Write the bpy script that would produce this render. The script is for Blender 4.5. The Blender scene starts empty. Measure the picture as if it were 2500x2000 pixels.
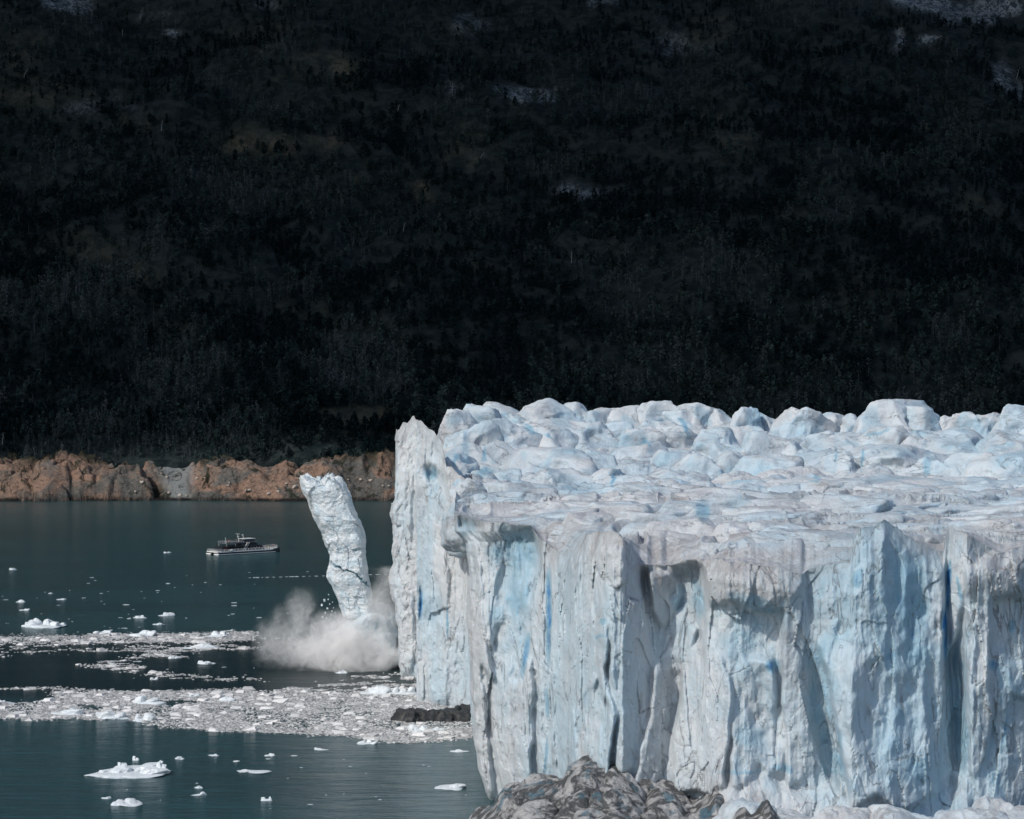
import bpy, bmesh, math, random
import numpy as np
from mathutils import Vector, Matrix
random.seed(7)
RNG = np.random.default_rng(7)
SC = bpy.context.scene
COL = SC.collection

# ------------------------------------------------------------------ camera
F = 6000.0      # focal length in photograph pixels (2500 wide)
H = 90.0        # eye height above the lake
HY = 900.0      # row of the horizon in the photograph
cd = bpy.data.cameras.new("camera")
cam = bpy.data.objects.new("camera", cd); COL.objects.link(cam)
cam.location = (0, 0, H); cam.rotation_euler = (math.radians(90), 0, 0)
cd.sensor_fit = 'HORIZONTAL'; cd.sensor_width = 36.0; cd.lens = 36.0 * F / 2500.0
cd.shift_y = -(1000.0 - HY) / 2500.0
cd.clip_start = 1.0; cd.clip_end = 30000.0
SC.camera = cam

# ------------------------------------------------------------------ light
SUN = Vector((-0.52, -0.52, 0.66)).normalized()     # direction towards the sun
w = bpy.data.worlds.new("World"); SC.world = w; w.use_nodes = True
nt = w.node_tree; bg = nt.nodes["Background"]
sky = nt.nodes.new("ShaderNodeTexSky"); sky.sky_type = 'NISHITA'; sky.sun_disc = False
sky.sun_elevation = math.asin(SUN.z)
sky.sun_rotation = math.atan2(SUN.x, SUN.y)
sky.altitude = 200; sky.air_density = 1.0; sky.dust_density = 1.5
nt.links.new(sky.outputs[0], bg.inputs[0]); bg.inputs[1].default_value = 0.14
sl = bpy.data.lights.new("sun", 'SUN'); sl.energy = 2.7; sl.angle = math.radians(0.6); sl.color = (1.0, 0.945, 0.87)
so = bpy.data.objects.new("sun", sl); COL.objects.link(so)
so.rotation_euler = SUN.to_track_quat('Z', 'Y').to_euler()
SC.view_settings.view_transform = 'Standard'; SC.view_settings.look = 'None'
SC.view_settings.exposure = 0.0; SC.view_settings.gamma = 1.0
SC.cycles.volume_bounces = 4; SC.cycles.volume_step_rate = 1.0; SC.cycles.volume_max_steps = 256

# ------------------------------------------------------------------ helpers
def P(px, py, Y):                       # photograph pixel at depth Y -> world
    return np.array([(px - 1250.0) / F * Y, Y, H - (py - HY) / F * Y])
def Yw(py, z=0.0):                      # depth of a point of height z seen on row py
    return F * (H - z) / (py - HY)
def proj(v):                            # world (N,3) -> photograph pixels
    return 1250.0 + v[:, 0] / v[:, 1] * F, HY + (H - v[:, 2]) / v[:, 1] * F

TAB = RNG.random((64, 64, 64), dtype=np.float32) * 2 - 1
TF = TAB.ravel()
def vn(p, seed=0):                      # value noise, p (N,3)
    p = p + np.array([seed * 17.31, seed * 5.77, seed * 11.13])
    i = np.floor(p).astype(np.int64); f = (p - i).astype(np.float32); f = f * f * f * (f * (f * 6 - 15) + 10)
    i0 = i & 63; i1 = (i + 1) & 63
    x0, y0, z0 = i0[:, 0] * 4096, i0[:, 1] * 64, i0[:, 2]; x1, y1, z1 = i1[:, 0] * 4096, i1[:, 1] * 64, i1[:, 2]
    fx, fy, fz = f[:, 0], f[:, 1], f[:, 2]
    a = TF[x0 + y0 + z0] * (1 - fx) + TF[x1 + y0 + z0] * fx
    b = TF[x0 + y1 + z0] * (1 - fx) + TF[x1 + y1 + z0] * fx
    c = TF[x0 + y0 + z1] * (1 - fx) + TF[x1 + y0 + z1] * fx
    d = TF[x0 + y1 + z1] * (1 - fx) + TF[x1 + y1 + z1] * fx
    return (a * (1 - fy) + b * fy) * (1 - fz) + (c * (1 - fy) + d * fy) * fz
def fbm(p, oct=4, seed=0, gain=0.5, lac=2.03):
    s = 0; a = 1.0; t = 0
    for o in range(oct):
        s = s + a * vn(p, seed + o * 3.7); t += a; a *= gain; p = p * lac
    return s / t
def ridged(p, oct=4, seed=0, gain=0.5):
    s = 0; a = 1.0; t = 0
    for o in range(oct):
        s = s + a * (1 - 2 * np.abs(vn(p, seed + o * 3.7))); t += a; a *= gain; p = p * 2.07
    return s / t
def facet(u, v, seed=0):                # shards: tilted plane per jittered cell; returns height, edge distance, id
    iu = np.floor(u).astype(np.int64); iv = np.floor(v).astype(np.int64)
    b1 = np.full(u.shape, 9.0); b2 = np.full(u.shape, 9.0); h = np.zeros(u.shape); cid = np.zeros(u.shape)
    for a in (-1, 0, 1):
        for b in (-1, 0, 1):
            ku = (iu + a + seed * 13) & 63; kv = (iv + b + seed * 29) & 63
            r1 = TAB[ku, kv, 3]; r2 = TAB[ku, kv, 9]; r3 = TAB[ku, kv, 21]; r4 = TAB[ku, kv, 33]; r5 = TAB[ku, kv, 47]
            du = u - (iu + a + 0.5 + 0.45 * r1); dv = v - (iv + b + 0.5 + 0.45 * r2)
            d = np.hypot(du, dv); near = d < b1
            b2 = np.where(near, b1, np.minimum(b2, d)); b1 = np.where(near, d, b1)
            h = np.where(near, r3 * 0.5 + r4 * du + r5 * dv * 0.7, h); cid = np.where(near, r3, cid)
    return h, b2 - b1, cid
def sst(a, b, x):
    t = np.clip((x - a) / (b - a), 0, 1); return t * t * (3 - 2 * t)
D = 2500.0 / 2156.0                     # my survey coordinates -> photograph pixels
def blobs(px, py, lst):                 # soft ellipses (cx, cy, rx, ry, tilt degrees, strength) in survey coordinates
    out = np.zeros(px.shape)
    for cx, cy, rx, ry, an, s in lst:
        c, n = math.cos(math.radians(an)), math.sin(math.radians(an))
        x = (px / D - cx); y = (py / D - cy)
        q = ((x * c + y * n) / rx) ** 2 + ((-x * n + y * c) / ry) ** 2
        e = s * np.exp(-q * q * 0.7); out = np.where(np.abs(e) > np.abs(out), e, out)
    return out

def mesh(name, v, f, mats, parent=None, attrs=None, smooth=True, midx=None):
    me = bpy.data.meshes.new(name)
    v = np.asarray(v, dtype=np.float32)
    if isinstance(f, np.ndarray):
        n, k = f.shape
        me.vertices.add(len(v)); me.vertices.foreach_set("co", v.ravel())
        me.loops.add(n * k); me.loops.foreach_set("vertex_index", f.astype(np.int32).ravel())
        me.polygons.add(n); me.polygons.foreach_set("loop_start", np.arange(0, n * k, k, dtype=np.int32))
        me.polygons.foreach_set("loop_total", np.full(n, k, dtype=np.int32))
    else:
        me.from_pydata(v.tolist(), [], f)
    me.update(calc_edges=True)
    me.polygons.foreach_set("use_smooth", np.full(len(me.polygons), smooth))
    for m in (mats if isinstance(mats, (list, tuple)) else [mats]): me.materials.append(m)
    if midx is not None: me.polygons.foreach_set("material_index", np.asarray(midx, dtype=np.int32))
    for k_, a in (attrs or {}).items():
        at = me.attributes.new(k_, 'FLOAT', 'POINT'); at.data.foreach_set("value", np.asarray(a, dtype=np.float32))
    me.validate()
    o = bpy.data.objects.new(name, me); COL.objects.link(o)
    if parent: o.parent = parent
    return o
def grid_faces(nr, nc, off=0):
    i = np.arange(nr - 1)[:, None] * nc + np.arange(nc - 1)[None, :]
    return np.stack([i, i + 1, i + nc + 1, i + nc], -1).reshape(-1, 4) + off
def tag(o, label=None, cat=None, group=None, kind=None):
    if label: o["label"] = label
    if cat: o["category"] = cat
    if group: o["group"] = group
    if kind: o["kind"] = kind
    return o
def empty(name, loc, rz=0):
    o = bpy.data.objects.new(name, None); COL.objects.link(o); o.location = loc; o.rotation_euler = (0, 0, rz); o.empty_display_size = 1
    return o

class NT:
    def __init__(s, name):
        s.m = bpy.data.materials.new(name); s.m.use_nodes = True; s.t = s.m.node_tree
        s.b = s.t.nodes["Principled BSDF"]; s.out = s.t.nodes["Material Output"]
    def n(s, t, **k):
        x = s.t.nodes.new(t)
        for a, b in k.items():
            if a.startswith('i_'):
                key = a[2:]; key = int(key) if key.isdigit() else key
                s.set(x.inputs[key], b)
            else: setattr(x, a, b)
        return x
    def set(s, inp, v):
        if hasattr(v, 'is_output') or isinstance(v, bpy.types.NodeSocket): s.t.links.new(v, inp)
        else: inp.default_value = v
    def coords(s, scale=(1, 1, 1), rot=(0, 0, 0)):
        g = s.n("ShaderNodeNewGeometry"); mp = s.n("ShaderNodeMapping", i_0=g.outputs["Position"]); mp.inputs["Scale"].default_value = scale; mp.inputs["Rotation"].default_value = rot
        return mp.outputs[0]
    def noise(s, sc, scale=(1, 1, 1), det=5, rough=0.55, dist=0.0, obj=None):
        x = s.n("ShaderNodeTexNoise"); s.set(x.inputs["Vector"], obj if obj is not None else s.coords(scale))
        x.inputs["Scale"].default_value = sc; x.inputs["Detail"].default_value = det; x.inputs["Roughness"].default_value = rough; x.inputs["Distortion"].default_value = dist
        return x.outputs[0]
    def ramp(s, v, a, b, lo=0.0, hi=1.0):
        x = s.n("ShaderNodeMapRange", i_0=v, i_1=a, i_2=b, i_3=lo, i_4=hi); x.interpolation_type = 'SMOOTHSTEP'; return x.outputs[0]
    def mix(s, f, a, b):
        x = s.n("ShaderNodeMix"); x.data_type = 'RGBA'; s.set(x.inputs[0], f)
        s.set(x.inputs[6], a if not isinstance(a, tuple) else (*a, 1)); s.set(x.inputs[7], b if not isinstance(b, tuple) else (*b, 1))
        return x.outputs[2]
    def math(s, op, a, b=0.0, clamp=False):
        x = s.n("ShaderNodeMath", operation=op, i_0=a, i_1=b, use_clamp=clamp); return x.outputs[0]
    def attr(s, name):
        x = s.n("ShaderNodeAttribute"); x.attribute_name = name; return x.outputs["Fac"]
    def bump(s, h, dist, strength=1.0, prev=None):
        x = s.n("ShaderNodeBump"); x.inputs["Strength"].default_value = strength; x.inputs["Distance"].default_value = dist; s.set(x.inputs["Height"], h)
        if prev is not None: s.t.links.new(prev, x.inputs["Normal"])
        return x.outputs[0]
    def fin(s, col=None, rough=None, nrm=None, spec=None):
        if col is not None: s.set(s.b.inputs["Base Color"], col if not isinstance(col, tuple) else (*col, 1))
        if rough is not None: s.set(s.b.inputs["Roughness"], rough)
        if nrm is not None: s.set(s.b.inputs["Normal"], nrm)
        if spec is not None: s.set(s.b.inputs["Specular IOR Level"], spec)
        return s.m

# ------------------------------------------------------------------ materials
def ice_material(name, white, vertical=True, dirtmul=1.0):
    s = NT(name)
    blue = s.attr("blue"); dirt = s.attr("dirt")
    zs = 0.18 if vertical else 0.7
    n1 = s.noise(0.16, (1, 1, zs), 6, 0.6, 0.6)
    n2 = s.noise(0.05, (1, 1, 0.5), 4, 0.5)
    n3 = s.noise(1.4, (1, 1, zs), 6, 0.65)
    base = s.mix(s.ramp(n2, 0.36, 0.66), white, tuple(c * k for c, k in zip(white, (0.80, 0.95, 1.03))))
    base = s.mix(s.ramp(n1, 0.45, 0.72, 0, 0.55), base, (0.45, 0.455, 0.47))
    base = s.mix(s.ramp(n3, 0.5, 0.8, 0, 0.45), base, (0.38, 0.385, 0.395))
    pale = s.mix(s.ramp(blue, 0.0, 0.5), base, (0.27, 0.43, 0.53))
    base = s.mix(s.ramp(blue, 0.5, 1.0), pale, (0.015, 0.16, 0.40))
    # dirt-filled hairline cracks
    wn = s.n("ShaderNodeTexNoise"); s.set(wn.inputs["Vector"], s.coords((1, 1, 1))); wn.inputs["Scale"].default_value = 0.25; wn.inputs["Detail"].default_value = 4
    vm = s.n("ShaderNodeVectorMath", operation='SCALE', i_0=wn.outputs["Color"]); vm.inputs[3].default_value = 7.0
    va = s.n("ShaderNodeVectorMath", operation='ADD', i_0=s.coords((1, 1, 0.35 if vertical else 0.9)), i_1=vm.outputs[0])
    vo = s.n("ShaderNodeTexVoronoi", feature='DISTANCE_TO_EDGE', i_Vector=va.outputs[0]); vo.inputs["Scale"].default_value = 0.13
    crack = s.math('MULTIPLY', s.ramp(vo.outputs[0], 0.0, 0.014, 1, 0), s.ramp(s.noise(0.09, (1, 1, 1), 3), 0.42, 0.6))
    base = s.mix(s.math('MULTIPLY', crack, 0.35), base, (0.22, 0.23, 0.24))
    ln = s.noise(0.10 if vertical else 0.085, (1, 1, 0.3) if vertical else (0.7, 0.7, 2.4), 7, 0.55, 0.9)
    lines = s.math('MULTIPLY', s.ramp(s.math('ABSOLUTE', s.math('SUBTRACT', ln, 0.5)), 0.0, 0.010, 1, 0), s.ramp(s.noise(0.06, (1, 1, 1), 3), 0.38, 0.55))
    base = s.mix(s.math('MULTIPLY', lines, 0.6), base, (0.15, 0.15, 0.155))
    dn = s.math('MULTIPLY', dirt, s.ramp(s.noise(0.5, (1, 1, 0.6), 7, 0.7, 0.8), 0.3, 0.62, 0.25, 1.0))
    base = s.mix(s.math('MULTIPLY', dn, dirtmul), base, (0.255, 0.25, 0.255))
    h = s.noise(0.9, (1, 1, 0.3 if vertical else 0.8), 9, 0.62, 0.4)
    nb = s.bump(h, 0.75, 0.7)
    nb = s.bump(s.math('SUBTRACT', 1.0, lines), 0.35, 0.6, nb)
    nb = s.bump(s.noise(4.0, (1, 1, 0.7), 5, 0.6), 0.10, 0.6, nb)
    s.b.inputs['Subsurface Weight'].default_value = 0.35; s.b.inputs['Subsurface Radius'].default_value = (0.5, 0.9, 1.2); s.b.inputs['Subsurface Scale'].default_value = 1.0
    return s.fin(base, 0.62, nb, 0.28)
M_ICE = ice_material("glacier_ice", (0.575, 0.605, 0.625))
M_SERAC = ice_material("serac_ice", (0.565, 0.595, 0.62), vertical=False)
def simple_ice(name, a, b, bump=0.25, sc=1.2):
    s = NT(name); blue = s.attr("blue")
    base = s.mix(s.ramp(s.noise(sc * 0.5, (1, 1, 1), 5), 0.35, 0.68), a, b)
    base = s.mix(s.ramp(blue, 0, 1), base, (0.10, 0.25, 0.32))
    nb = s.bump(s.noise(sc, (1, 1, 1), 8, 0.62), bump * 3, 0.8)
    return s.fin(base, 0.55, nb, 0.3)
M_COLUMN = simple_ice("column_ice", (0.66, 0.70, 0.72), (0.50, 0.60, 0.66), 0.30, 0.8)
M_FLOE = simple_ice("floe_ice", (0.74, 0.78, 0.80), (0.62, 0.68, 0.72), 0.12, 2.5)
def brash_material():
    s = NT("brash_ice"); c = s.attr("tone")
    base = s.mix(s.ramp(c, 0, 1), (0.25, 0.255, 0.26), (0.68, 0.68, 0.68))
    return s.fin(base, 0.6, None, 0.3)
M_BRASH = brash_material()
def slush_material():
    s = NT("slush")
    n = s.noise(1.6, (1, 0.5, 1), 9, 0.75, 0.5)
    base = s.mix(s.ramp(n, 0.38, 0.62), (0.10, 0.125, 0.13), (0.46, 0.46, 0.46))
    return s.fin(base, 0.6, s.bump(n, 0.5, 0.8), 0.25)
M_SLUSH = slush_material()
def dirty_material(name, light, dark, th=0.5, sc=0.14):
    s = NT(name)
    n = s.noise(sc, (1, 1, 1.3), 7, 0.62, 1.6); m = s.noise(sc * 7, (1, 1, 1), 7, 0.7)
    vein = s.ramp(s.math('ABSOLUTE', s.math('SUBTRACT', n, th)), 0.0, 0.09, 1, 0)
    d = s.math('MULTIPLY', s.math('ADD', vein, s.math('MULTIPLY', s.ramp(m, 0.45, 0.7), 0.35), True), 0.9)
    d = s.math('MAXIMUM', d, s.attr("dirt"))
    base = s.mix(d, light, dark); base = s.mix(s.attr("blue"), base, (0.06, 0.14, 0.19))
    nb = s.bump(s.noise(1.2, (1, 1, 1), 8, 0.65), 0.9, 0.9)
    return s.fin(base, 0.5, nb, 0.35)
M_DIRTY = dirty_material("dirty_ice", (0.42, 0.42, 0.42), (0.03, 0.034, 0.036), 0.50, 0.075)
M_BLACK = dirty_material("rock_laden_ice", (0.10, 0.098, 0.095), (0.024, 0.028, 0.032), 0.40, 0.5)

def water_material():
    s = NT("lake_water")
    g = s.n("ShaderNodeNewGeometry"); sp = s.n("ShaderNodeSeparateXYZ", i_0=g.outputs["Position"])
    wob = s.math('MULTIPLY', s.math('SUBTRACT', s.noise(0.01, (0.6, 1, 1), 3), 0.5), 60.0)
    y = s.math('ADD', sp.outputs[1], wob)
    calm = s.math('MULTIPLY', s.ramp(y, 655, 690), s.ramp(y, 800, 830, 1, 0))       # sheltered water inside the drifting ice; mountain's dark reflection put into its colour
    rip = s.noise(1.0, (0.25, 0.9, 1), 4, 0.6); rip2 = s.noise(0.22, (0.3, 1.0, 1), 5, 0.6); patch = s.noise(0.02, (0.25, 1, 1), 4, 0.6)
    base = s.mix(calm, (0.024, 0.067, 0.074), (0.007, 0.021, 0.023))
    base = s.mix(s.ramp(patch, 0.35, 0.65, 0, 0.35), base, (0.018, 0.036, 0.041))
    rough = s.math('ADD', s.math('MULTIPLY', calm, 0.06), 0.21)
    rip3 = s.noise(0.07, (0.3, 1.0, 1), 5, 0.6); nb = s.bump(rip, 0.30, 0.55); nb = s.bump(rip2, 1.1, 0.6, nb); nb = s.bump(rip3, 2.0, 0.5, nb)
    s.b.inputs["IOR"].default_value = 1.33
    return s.fin(base, rough, nb, s.math('ADD', s.math('MULTIPLY', calm, -0.25), 0.5))
M_WATER = water_material()

def hill_material():
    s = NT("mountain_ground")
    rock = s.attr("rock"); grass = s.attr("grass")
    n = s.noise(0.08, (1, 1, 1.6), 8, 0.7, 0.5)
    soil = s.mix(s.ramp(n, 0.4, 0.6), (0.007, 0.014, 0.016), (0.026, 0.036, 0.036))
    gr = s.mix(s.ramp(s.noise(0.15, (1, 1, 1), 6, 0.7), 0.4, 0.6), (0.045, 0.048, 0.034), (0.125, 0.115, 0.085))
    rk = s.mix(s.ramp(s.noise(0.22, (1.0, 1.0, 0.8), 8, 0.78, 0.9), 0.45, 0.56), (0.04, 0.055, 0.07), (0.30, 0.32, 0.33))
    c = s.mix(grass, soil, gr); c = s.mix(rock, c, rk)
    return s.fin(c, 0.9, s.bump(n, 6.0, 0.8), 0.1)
M_HILL = hill_material()
def shore_material():
    s = NT("shore_rock")
    warm = s.noise(0.035, (1, 1, 1.4), 5, 0.6, 0.8); f = s.noise(0.30, (1, 1, 1.5), 8, 0.7, 0.8); k = s.noise(0.09, (1, 1, 1), 6, 0.65, 1.0)
    base = s.mix(s.ramp(warm, 0.40, 0.56), (0.15, 0.145, 0.135), (0.33, 0.215, 0.16))
    base = s.mix(s.ramp(f, 0.50, 0.66, 0, 0.8), base, (0.07, 0.06, 0.052))
    base = s.mix(s.ramp(f, 0.40, 0.26, 0, 0.6), base, (0.46, 0.38, 0.31))
    base = s.mix(s.attr("grey"), base, (0.25, 0.265, 0.265))
    base = s.mix(s.math('MAXIMUM', s.ramp(k, 0.56, 0.64, 0, 0.9), s.attr("veg")), base, (0.03, 0.034, 0.022))
    base = s.mix(s.attr("wet"), base, (0.022, 0.020, 0.018))
    vm = s.n("ShaderNodeTexVoronoi", feature='DISTANCE_TO_EDGE', i_Vector=s.coords((1, 1, 1.6))); vm.inputs["Scale"].default_value = 0.09
    cr = s.math('MULTIPLY', s.ramp(vm.outputs[0], 0, 0.05, 1, 0), s.ramp(k, 0.4, 0.55))
    base = s.mix(s.math('MULTIPLY', s.math('MULTIPLY', cr, 0.5), s.math('SUBTRACT', 1.0, s.attr('grey'))), base, (0.03, 0.027, 0.025))
    return s.fin(base, 0.85, s.bump(f, 3.0, 1.0), 0.15)
M_SHORE = shore_material()
def leaf_material():
    s = NT("forest_foliage"); t = s.attr("tone")
    c = s.mix(s.ramp(t, 0.0, 0.5), (0.004, 0.011, 0.013), (0.030, 0.048, 0.046)); c = s.mix(s.ramp(t, 0.5, 1.0), c, (0.085, 0.098, 0.105))
    return s.fin(c, 0.9, None, 0.05)
M_LEAF = leaf_material()
def flat(name, c, rough=0.5, metal=0.0, var=0.15):
    s = NT(name); k = tuple(min(1, x * (1 + var)) for x in c); l = tuple(x * (1 - var) for x in c)
    s.b.inputs["Metallic"].default_value = metal
    return s.fin(s.mix(s.ramp(s.noise(0.8, (1, 1, 1), 4), 0.35, 0.65), l, k), rough)

# ------------------------------------------------------------------ water, mountain, added shade blocker
wv = []; xs = np.concatenate([np.linspace(-6000, -400, 15), np.linspace(-380, 380, 40), np.linspace(400, 6000, 15)])
ys = np.concatenate([np.linspace(-400, 300, 8), np.linspace(320, 1800, 75)])
gx, gy = np.meshgrid(xs, ys)
tag(mesh("lake_water", np.stack([gx, gy, 0 * gx], -1).reshape(-1, 3), grid_faces(len(ys), len(xs)), M_WATER), kind='structure')
tag(mesh("lake_bed", [(-6000, -400, -40), (6000, -400, -40), (6000, 3800, -40), (-6000, 3800, -40)], [(0, 1, 2, 3)], M_HILL), kind='structure')

Y0 = 1672.0
ROCKS = [(140, 5, 55, 24, 10, 1), (370, 72, 18, 9, 10, .9), (330, 40, 55, 7, 0, .55), (1110, 200, 62, 13, 5, .85), (1150, 208, 26, 7, 0, 1), (1220, 402, 62, 11, 3, .6), (1185, 402, 14, 9, 0, .9),
         (565, 5, 30, 12, 0, .6), (1950, 8, 85, 20, 10, 1), (2085, 22, 90, 24, -8, 1), (1890, 88, 10, 26, 35, .95), (1962, 86, 26, 9, 5, .9), (2112, 155, 24, 26, -35, .9), (1430, 95, 70, 20, 5, .4),
         (150, 232, 60, 14, -8, .45), (260, 212, 36, 8, 35, .35), (990, 50, 40, 20, 0, .4), (950, 190, 20, 16, 0, .5), (1060, 185, 16, 10, 0, .5), (2140, 190, 20, 20, 0, .5), (1275, 0, 30, 10, 0, .6)]
GRASS = [(690, 140, 70, 34, 10, .75), (590, 160, 12, 9, 0, .9), (545, 300, 65, 26, 10, .8), (690, 300, 40, 26, 0, .6), (110, 195, 110, 26, 5, .5), (250, 235, 60, 6, 40, .8), (1540, 290, 80, 36, 20, .5), (1500, 55, 70, 30, 0, .35),
         (560, 80, 60, 30, 0, .4), (1000, 310, 60, 40, 0, .35), (770, 366, 12, 34, -30, .6), (880, 410, 26, 22, 0, .6), (160, 530, 90, 40, 10, .3), (270, 590, 60, 40, 0, .4), (745, 885, 95, 26, 0, .85), (840, 700, 60, 5, 40, .4), (620, 660, 60, 20, 0, .3), (380, 690, 90, 20, 8, .35),
         (1290, 480, 60, 30, 0, .25), (1010, 560, 16, 14, 0, .5), (40, 100, 40, 40, 0, .4), (1680, 440, 70, 30, 0, .2), (2050, 440, 60, 40, 0, .2), (1850, 620, 80, 60, 0, .15)]
def hill_h(x, y):
    d = y - Y0 - 44 - 8 * np.sin(x * 0.013 + 1)
    p = np.stack([x, y, 0 * x], -1)
    h = 24 + 0.66 * d + 0.00004 * d * np.abs(d)
    r = fbm(p / 320.0, 4, 3) * 62 + ridged(p / 140.0, 3, 5) * 15 + fbm(p / 38.0, 4, 9) * 11
    ledge = fbm(np.stack([x / 90, (y + 0.4 * x) / 45, 0 * x], -1), 3, 15)
    r = r + 16 * sst(-0.1, 0.2, ledge)
    return h + r * sst(0, 200, d) * 1.0 + r * 0.22 * (1 - sst(0, 200, d)) - 60 * sst(4, -14, d)
xs = np.concatenate([np.linspace(-2600, -760, 60), np.linspace(-750, 900, 480), np.linspace(910, 2600, 55)])
ys = np.concatenate([np.linspace(1655, 2700, 360), np.linspace(2710, 3600, 50)])
gx, gy = np.meshgrid(xs, ys); hz = hill_h(gx.ravel(), gy.ravel())
hv = np.stack([gx.ravel(), gy.ravel(), hz], -1)
px, py = proj(hv); wig = vn(hv / 14.0, 4) * 16 * D; wig2 = vn(hv / 13.0, 8) * 10 * D
rock_a = np.clip(blobs(px + wig, py + wig2, ROCKS) * (0.75 + 0.5 * vn(hv / 9.0, 2)), 0, 1); grass_a = np.clip(blobs(px + wig * 2, py + wig2 * 1.5, GRASS) * (0.8 + 0.8 * vn(hv / 12.0, 6)), 0, 1)
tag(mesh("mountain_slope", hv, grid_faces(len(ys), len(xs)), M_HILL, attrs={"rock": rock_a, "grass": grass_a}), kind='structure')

# unseen overhead blocker, added to keep the mountain slope in shade
def ico(sub):
    bm = bmesh.new(); bmesh.ops.create_icosphere(bm, subdivisions=sub, radius=1)
    v = np.array([x.co[:] for x in bm.verts]); f = np.array([[q.index for q in x.verts] for x in bm.faces]); bm.free(); return v, f
ICO = {k: ico(k) for k in (2, 3, 4, 5, 6)}
cv = ICO[6][0].copy(); 
sq = (np.hypot(cv[:, 0], cv[:, 1]) / np.maximum(np.maximum(np.abs(cv[:, 0]), np.abs(cv[:, 1])), 1e-6)) ** 0.8
zc_ = 1560.0; ya = 1716 + SUN.y / SUN.z * (zc_ - 24); yb = 2950 + SUN.y / SUN.z * (zc_ - 820); xc_ = SUN.x / SUN.z * (zc_ - 250)
c2 = cv * np.stack([sq, sq, 0 * sq + 1], -1) * np.array([1500, (yb - ya) / 2, 150]) + np.array([xc_ + 60, (ya + yb) / 2, zc_])
c2 = c2 + cv * (fbm(c2 / 260.0, 4, 31) * 150)[:, None] * np.array([0.8, 0.35, 1])
tag(mesh("added_shade_cloud", c2, ICO[6][1], flat("added_shade_cloud_white", (0.8, 0.8, 0.8), 1.0, 0, 0.02)), kind='structure')

# ------------------------------------------------------------------ rocky shore
# domes: (px centre, depth from the waterline, half width m, half depth m, height m)
DOMES = [(40, 12, 17, 14, 20), (130, 16, 16, 16, 27), (215, 14, 14, 14, 22), (290, 14, 20, 15, 25), (330, 8, 12, 9, 14), (20, 34, 30, 20, 30), (180, 34, 26, 20, 33),
         (520, 10, 16, 9, 12), (560, 22, 20, 14, 24), (640, 24, 26, 16, 27), (700, 14, 30, 13, 17), (600, 34, 40, 18, 30), (800, 26, 24, 16, 26), (860, 30, 18, 16, 30), (930, 26, 15, 15, 28), (960, 12, 20, 12, 14), (1040, 26, 26, 18, 28), (1150, 26, 30, 18, 26),
         (840, 9, 18, 8, 9), (420, 40, 24, 18, 29), (-80, 20, 30, 20, 26), (-200, 26, 34, 24, 30), (1300, 24, 40, 20, 27), (1480, 24, 40, 20, 25)]
xs = np.linspace(-520, 250, 1000); ys = np.concatenate([np.linspace(Y0 - 12, Y0 + 66, 190)])
gx, gy = np.meshgrid(xs, ys); x = gx.ravel(); y = gy.ravel(); p = np.stack([x, y, 0 * x], -1)
wx = x + fbm(p / 14.0, 3, 2) * 6; wy = y + fbm(p / 14.0, 3, 12) * 6 + 4 * np.sin(x * 0.03)
h = np.full(x.shape, -6.0) + sst(-3, 6, wy - Y0) * 7 + 0.20 * np.clip(wy - Y0, 0, 70)
h_low = h.copy()
for (cx, dd, a, b, hh) in DOMES:
    X = (cx - 1250) / F * (Y0 + dd); q = ((wx - X) / a) ** 4 + (np.abs(wy - Y0 - dd) / b) ** 2.2
    h = np.maximum(h, -6 + (hh * (0.84 if cx < 650 else 0.95) + 6) * np.clip(1.25 - q, 0, 1) ** 0.45)
scr = np.exp(-(((x / y * F + 1250) - 435 + (y - Y0 - 20) * 0.4) / (26 + (y - Y0) * 0.55)) ** 4) * sst(2, 8, y - Y0)     # scree gully
h = h * (1 - scr) + scr * (0.62 * (y - Y0) - 1.5)
fh, fe, fid = facet(wx / 9.0, wy / 7.0, 4)
h = h + (fh * (2.4 + 3.0 * sst(-190, -260, x)) * 1.2 - 1.6 * sst(0.12, 0.0, fe)) * (1 - scr) + (ridged(p / 6.0, 4, 3) * 1.2 + fbm(p / 2.2, 3, 8) * 0.5) * (1 - 0.85 * scr)
h = np.where(h > 0, h * (1 + 0.40 * fbm(np.stack([x / 24.0, y / 60.0, 0 * x], -1), 3, 58)), h)
h = np.where(y < Y0 - 6, -8, h)
h = np.minimum(h, 3 + (y - Y0 + 4 + 3 * fbm(p / 16.0, 3, 31)) * ((1.4 + 1.2 * sst(-270, -300, x)) + 1.3 * fbm(p / 20.0, 2, 35)))
valley = sst(5.0, 1.0, h - h_low) * (1 - scr) * sst(5, 9, y - Y0)
veg = np.clip(sst(22, 31, h + fbm(p / 12.0, 3, 44) * 12), 0, 1) * sst(10, 30, y - Y0)
veg = np.maximum(veg, valley * sst(-0.3, 0.1, fbm(p / 6.0, 3, 47)))
sv = np.stack([x, y, h], -1)
tag(mesh("rocky_shore", sv, grid_faces(len(ys), len(xs)), M_SHORE, attrs={"grey": scr, "veg": veg, "wet": sst(3.0, 1.2, h + fbm(p / 5.0, 2, 7))}), kind='structure')
def shore_h(X, Y):
    j = int(np.clip(np.searchsorted(xs, X), 0, len(xs) - 1)); i = int(np.clip(np.searchsorted(ys, Y), 0, len(ys) - 1)); return float(h[i * len(xs) + j])

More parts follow.
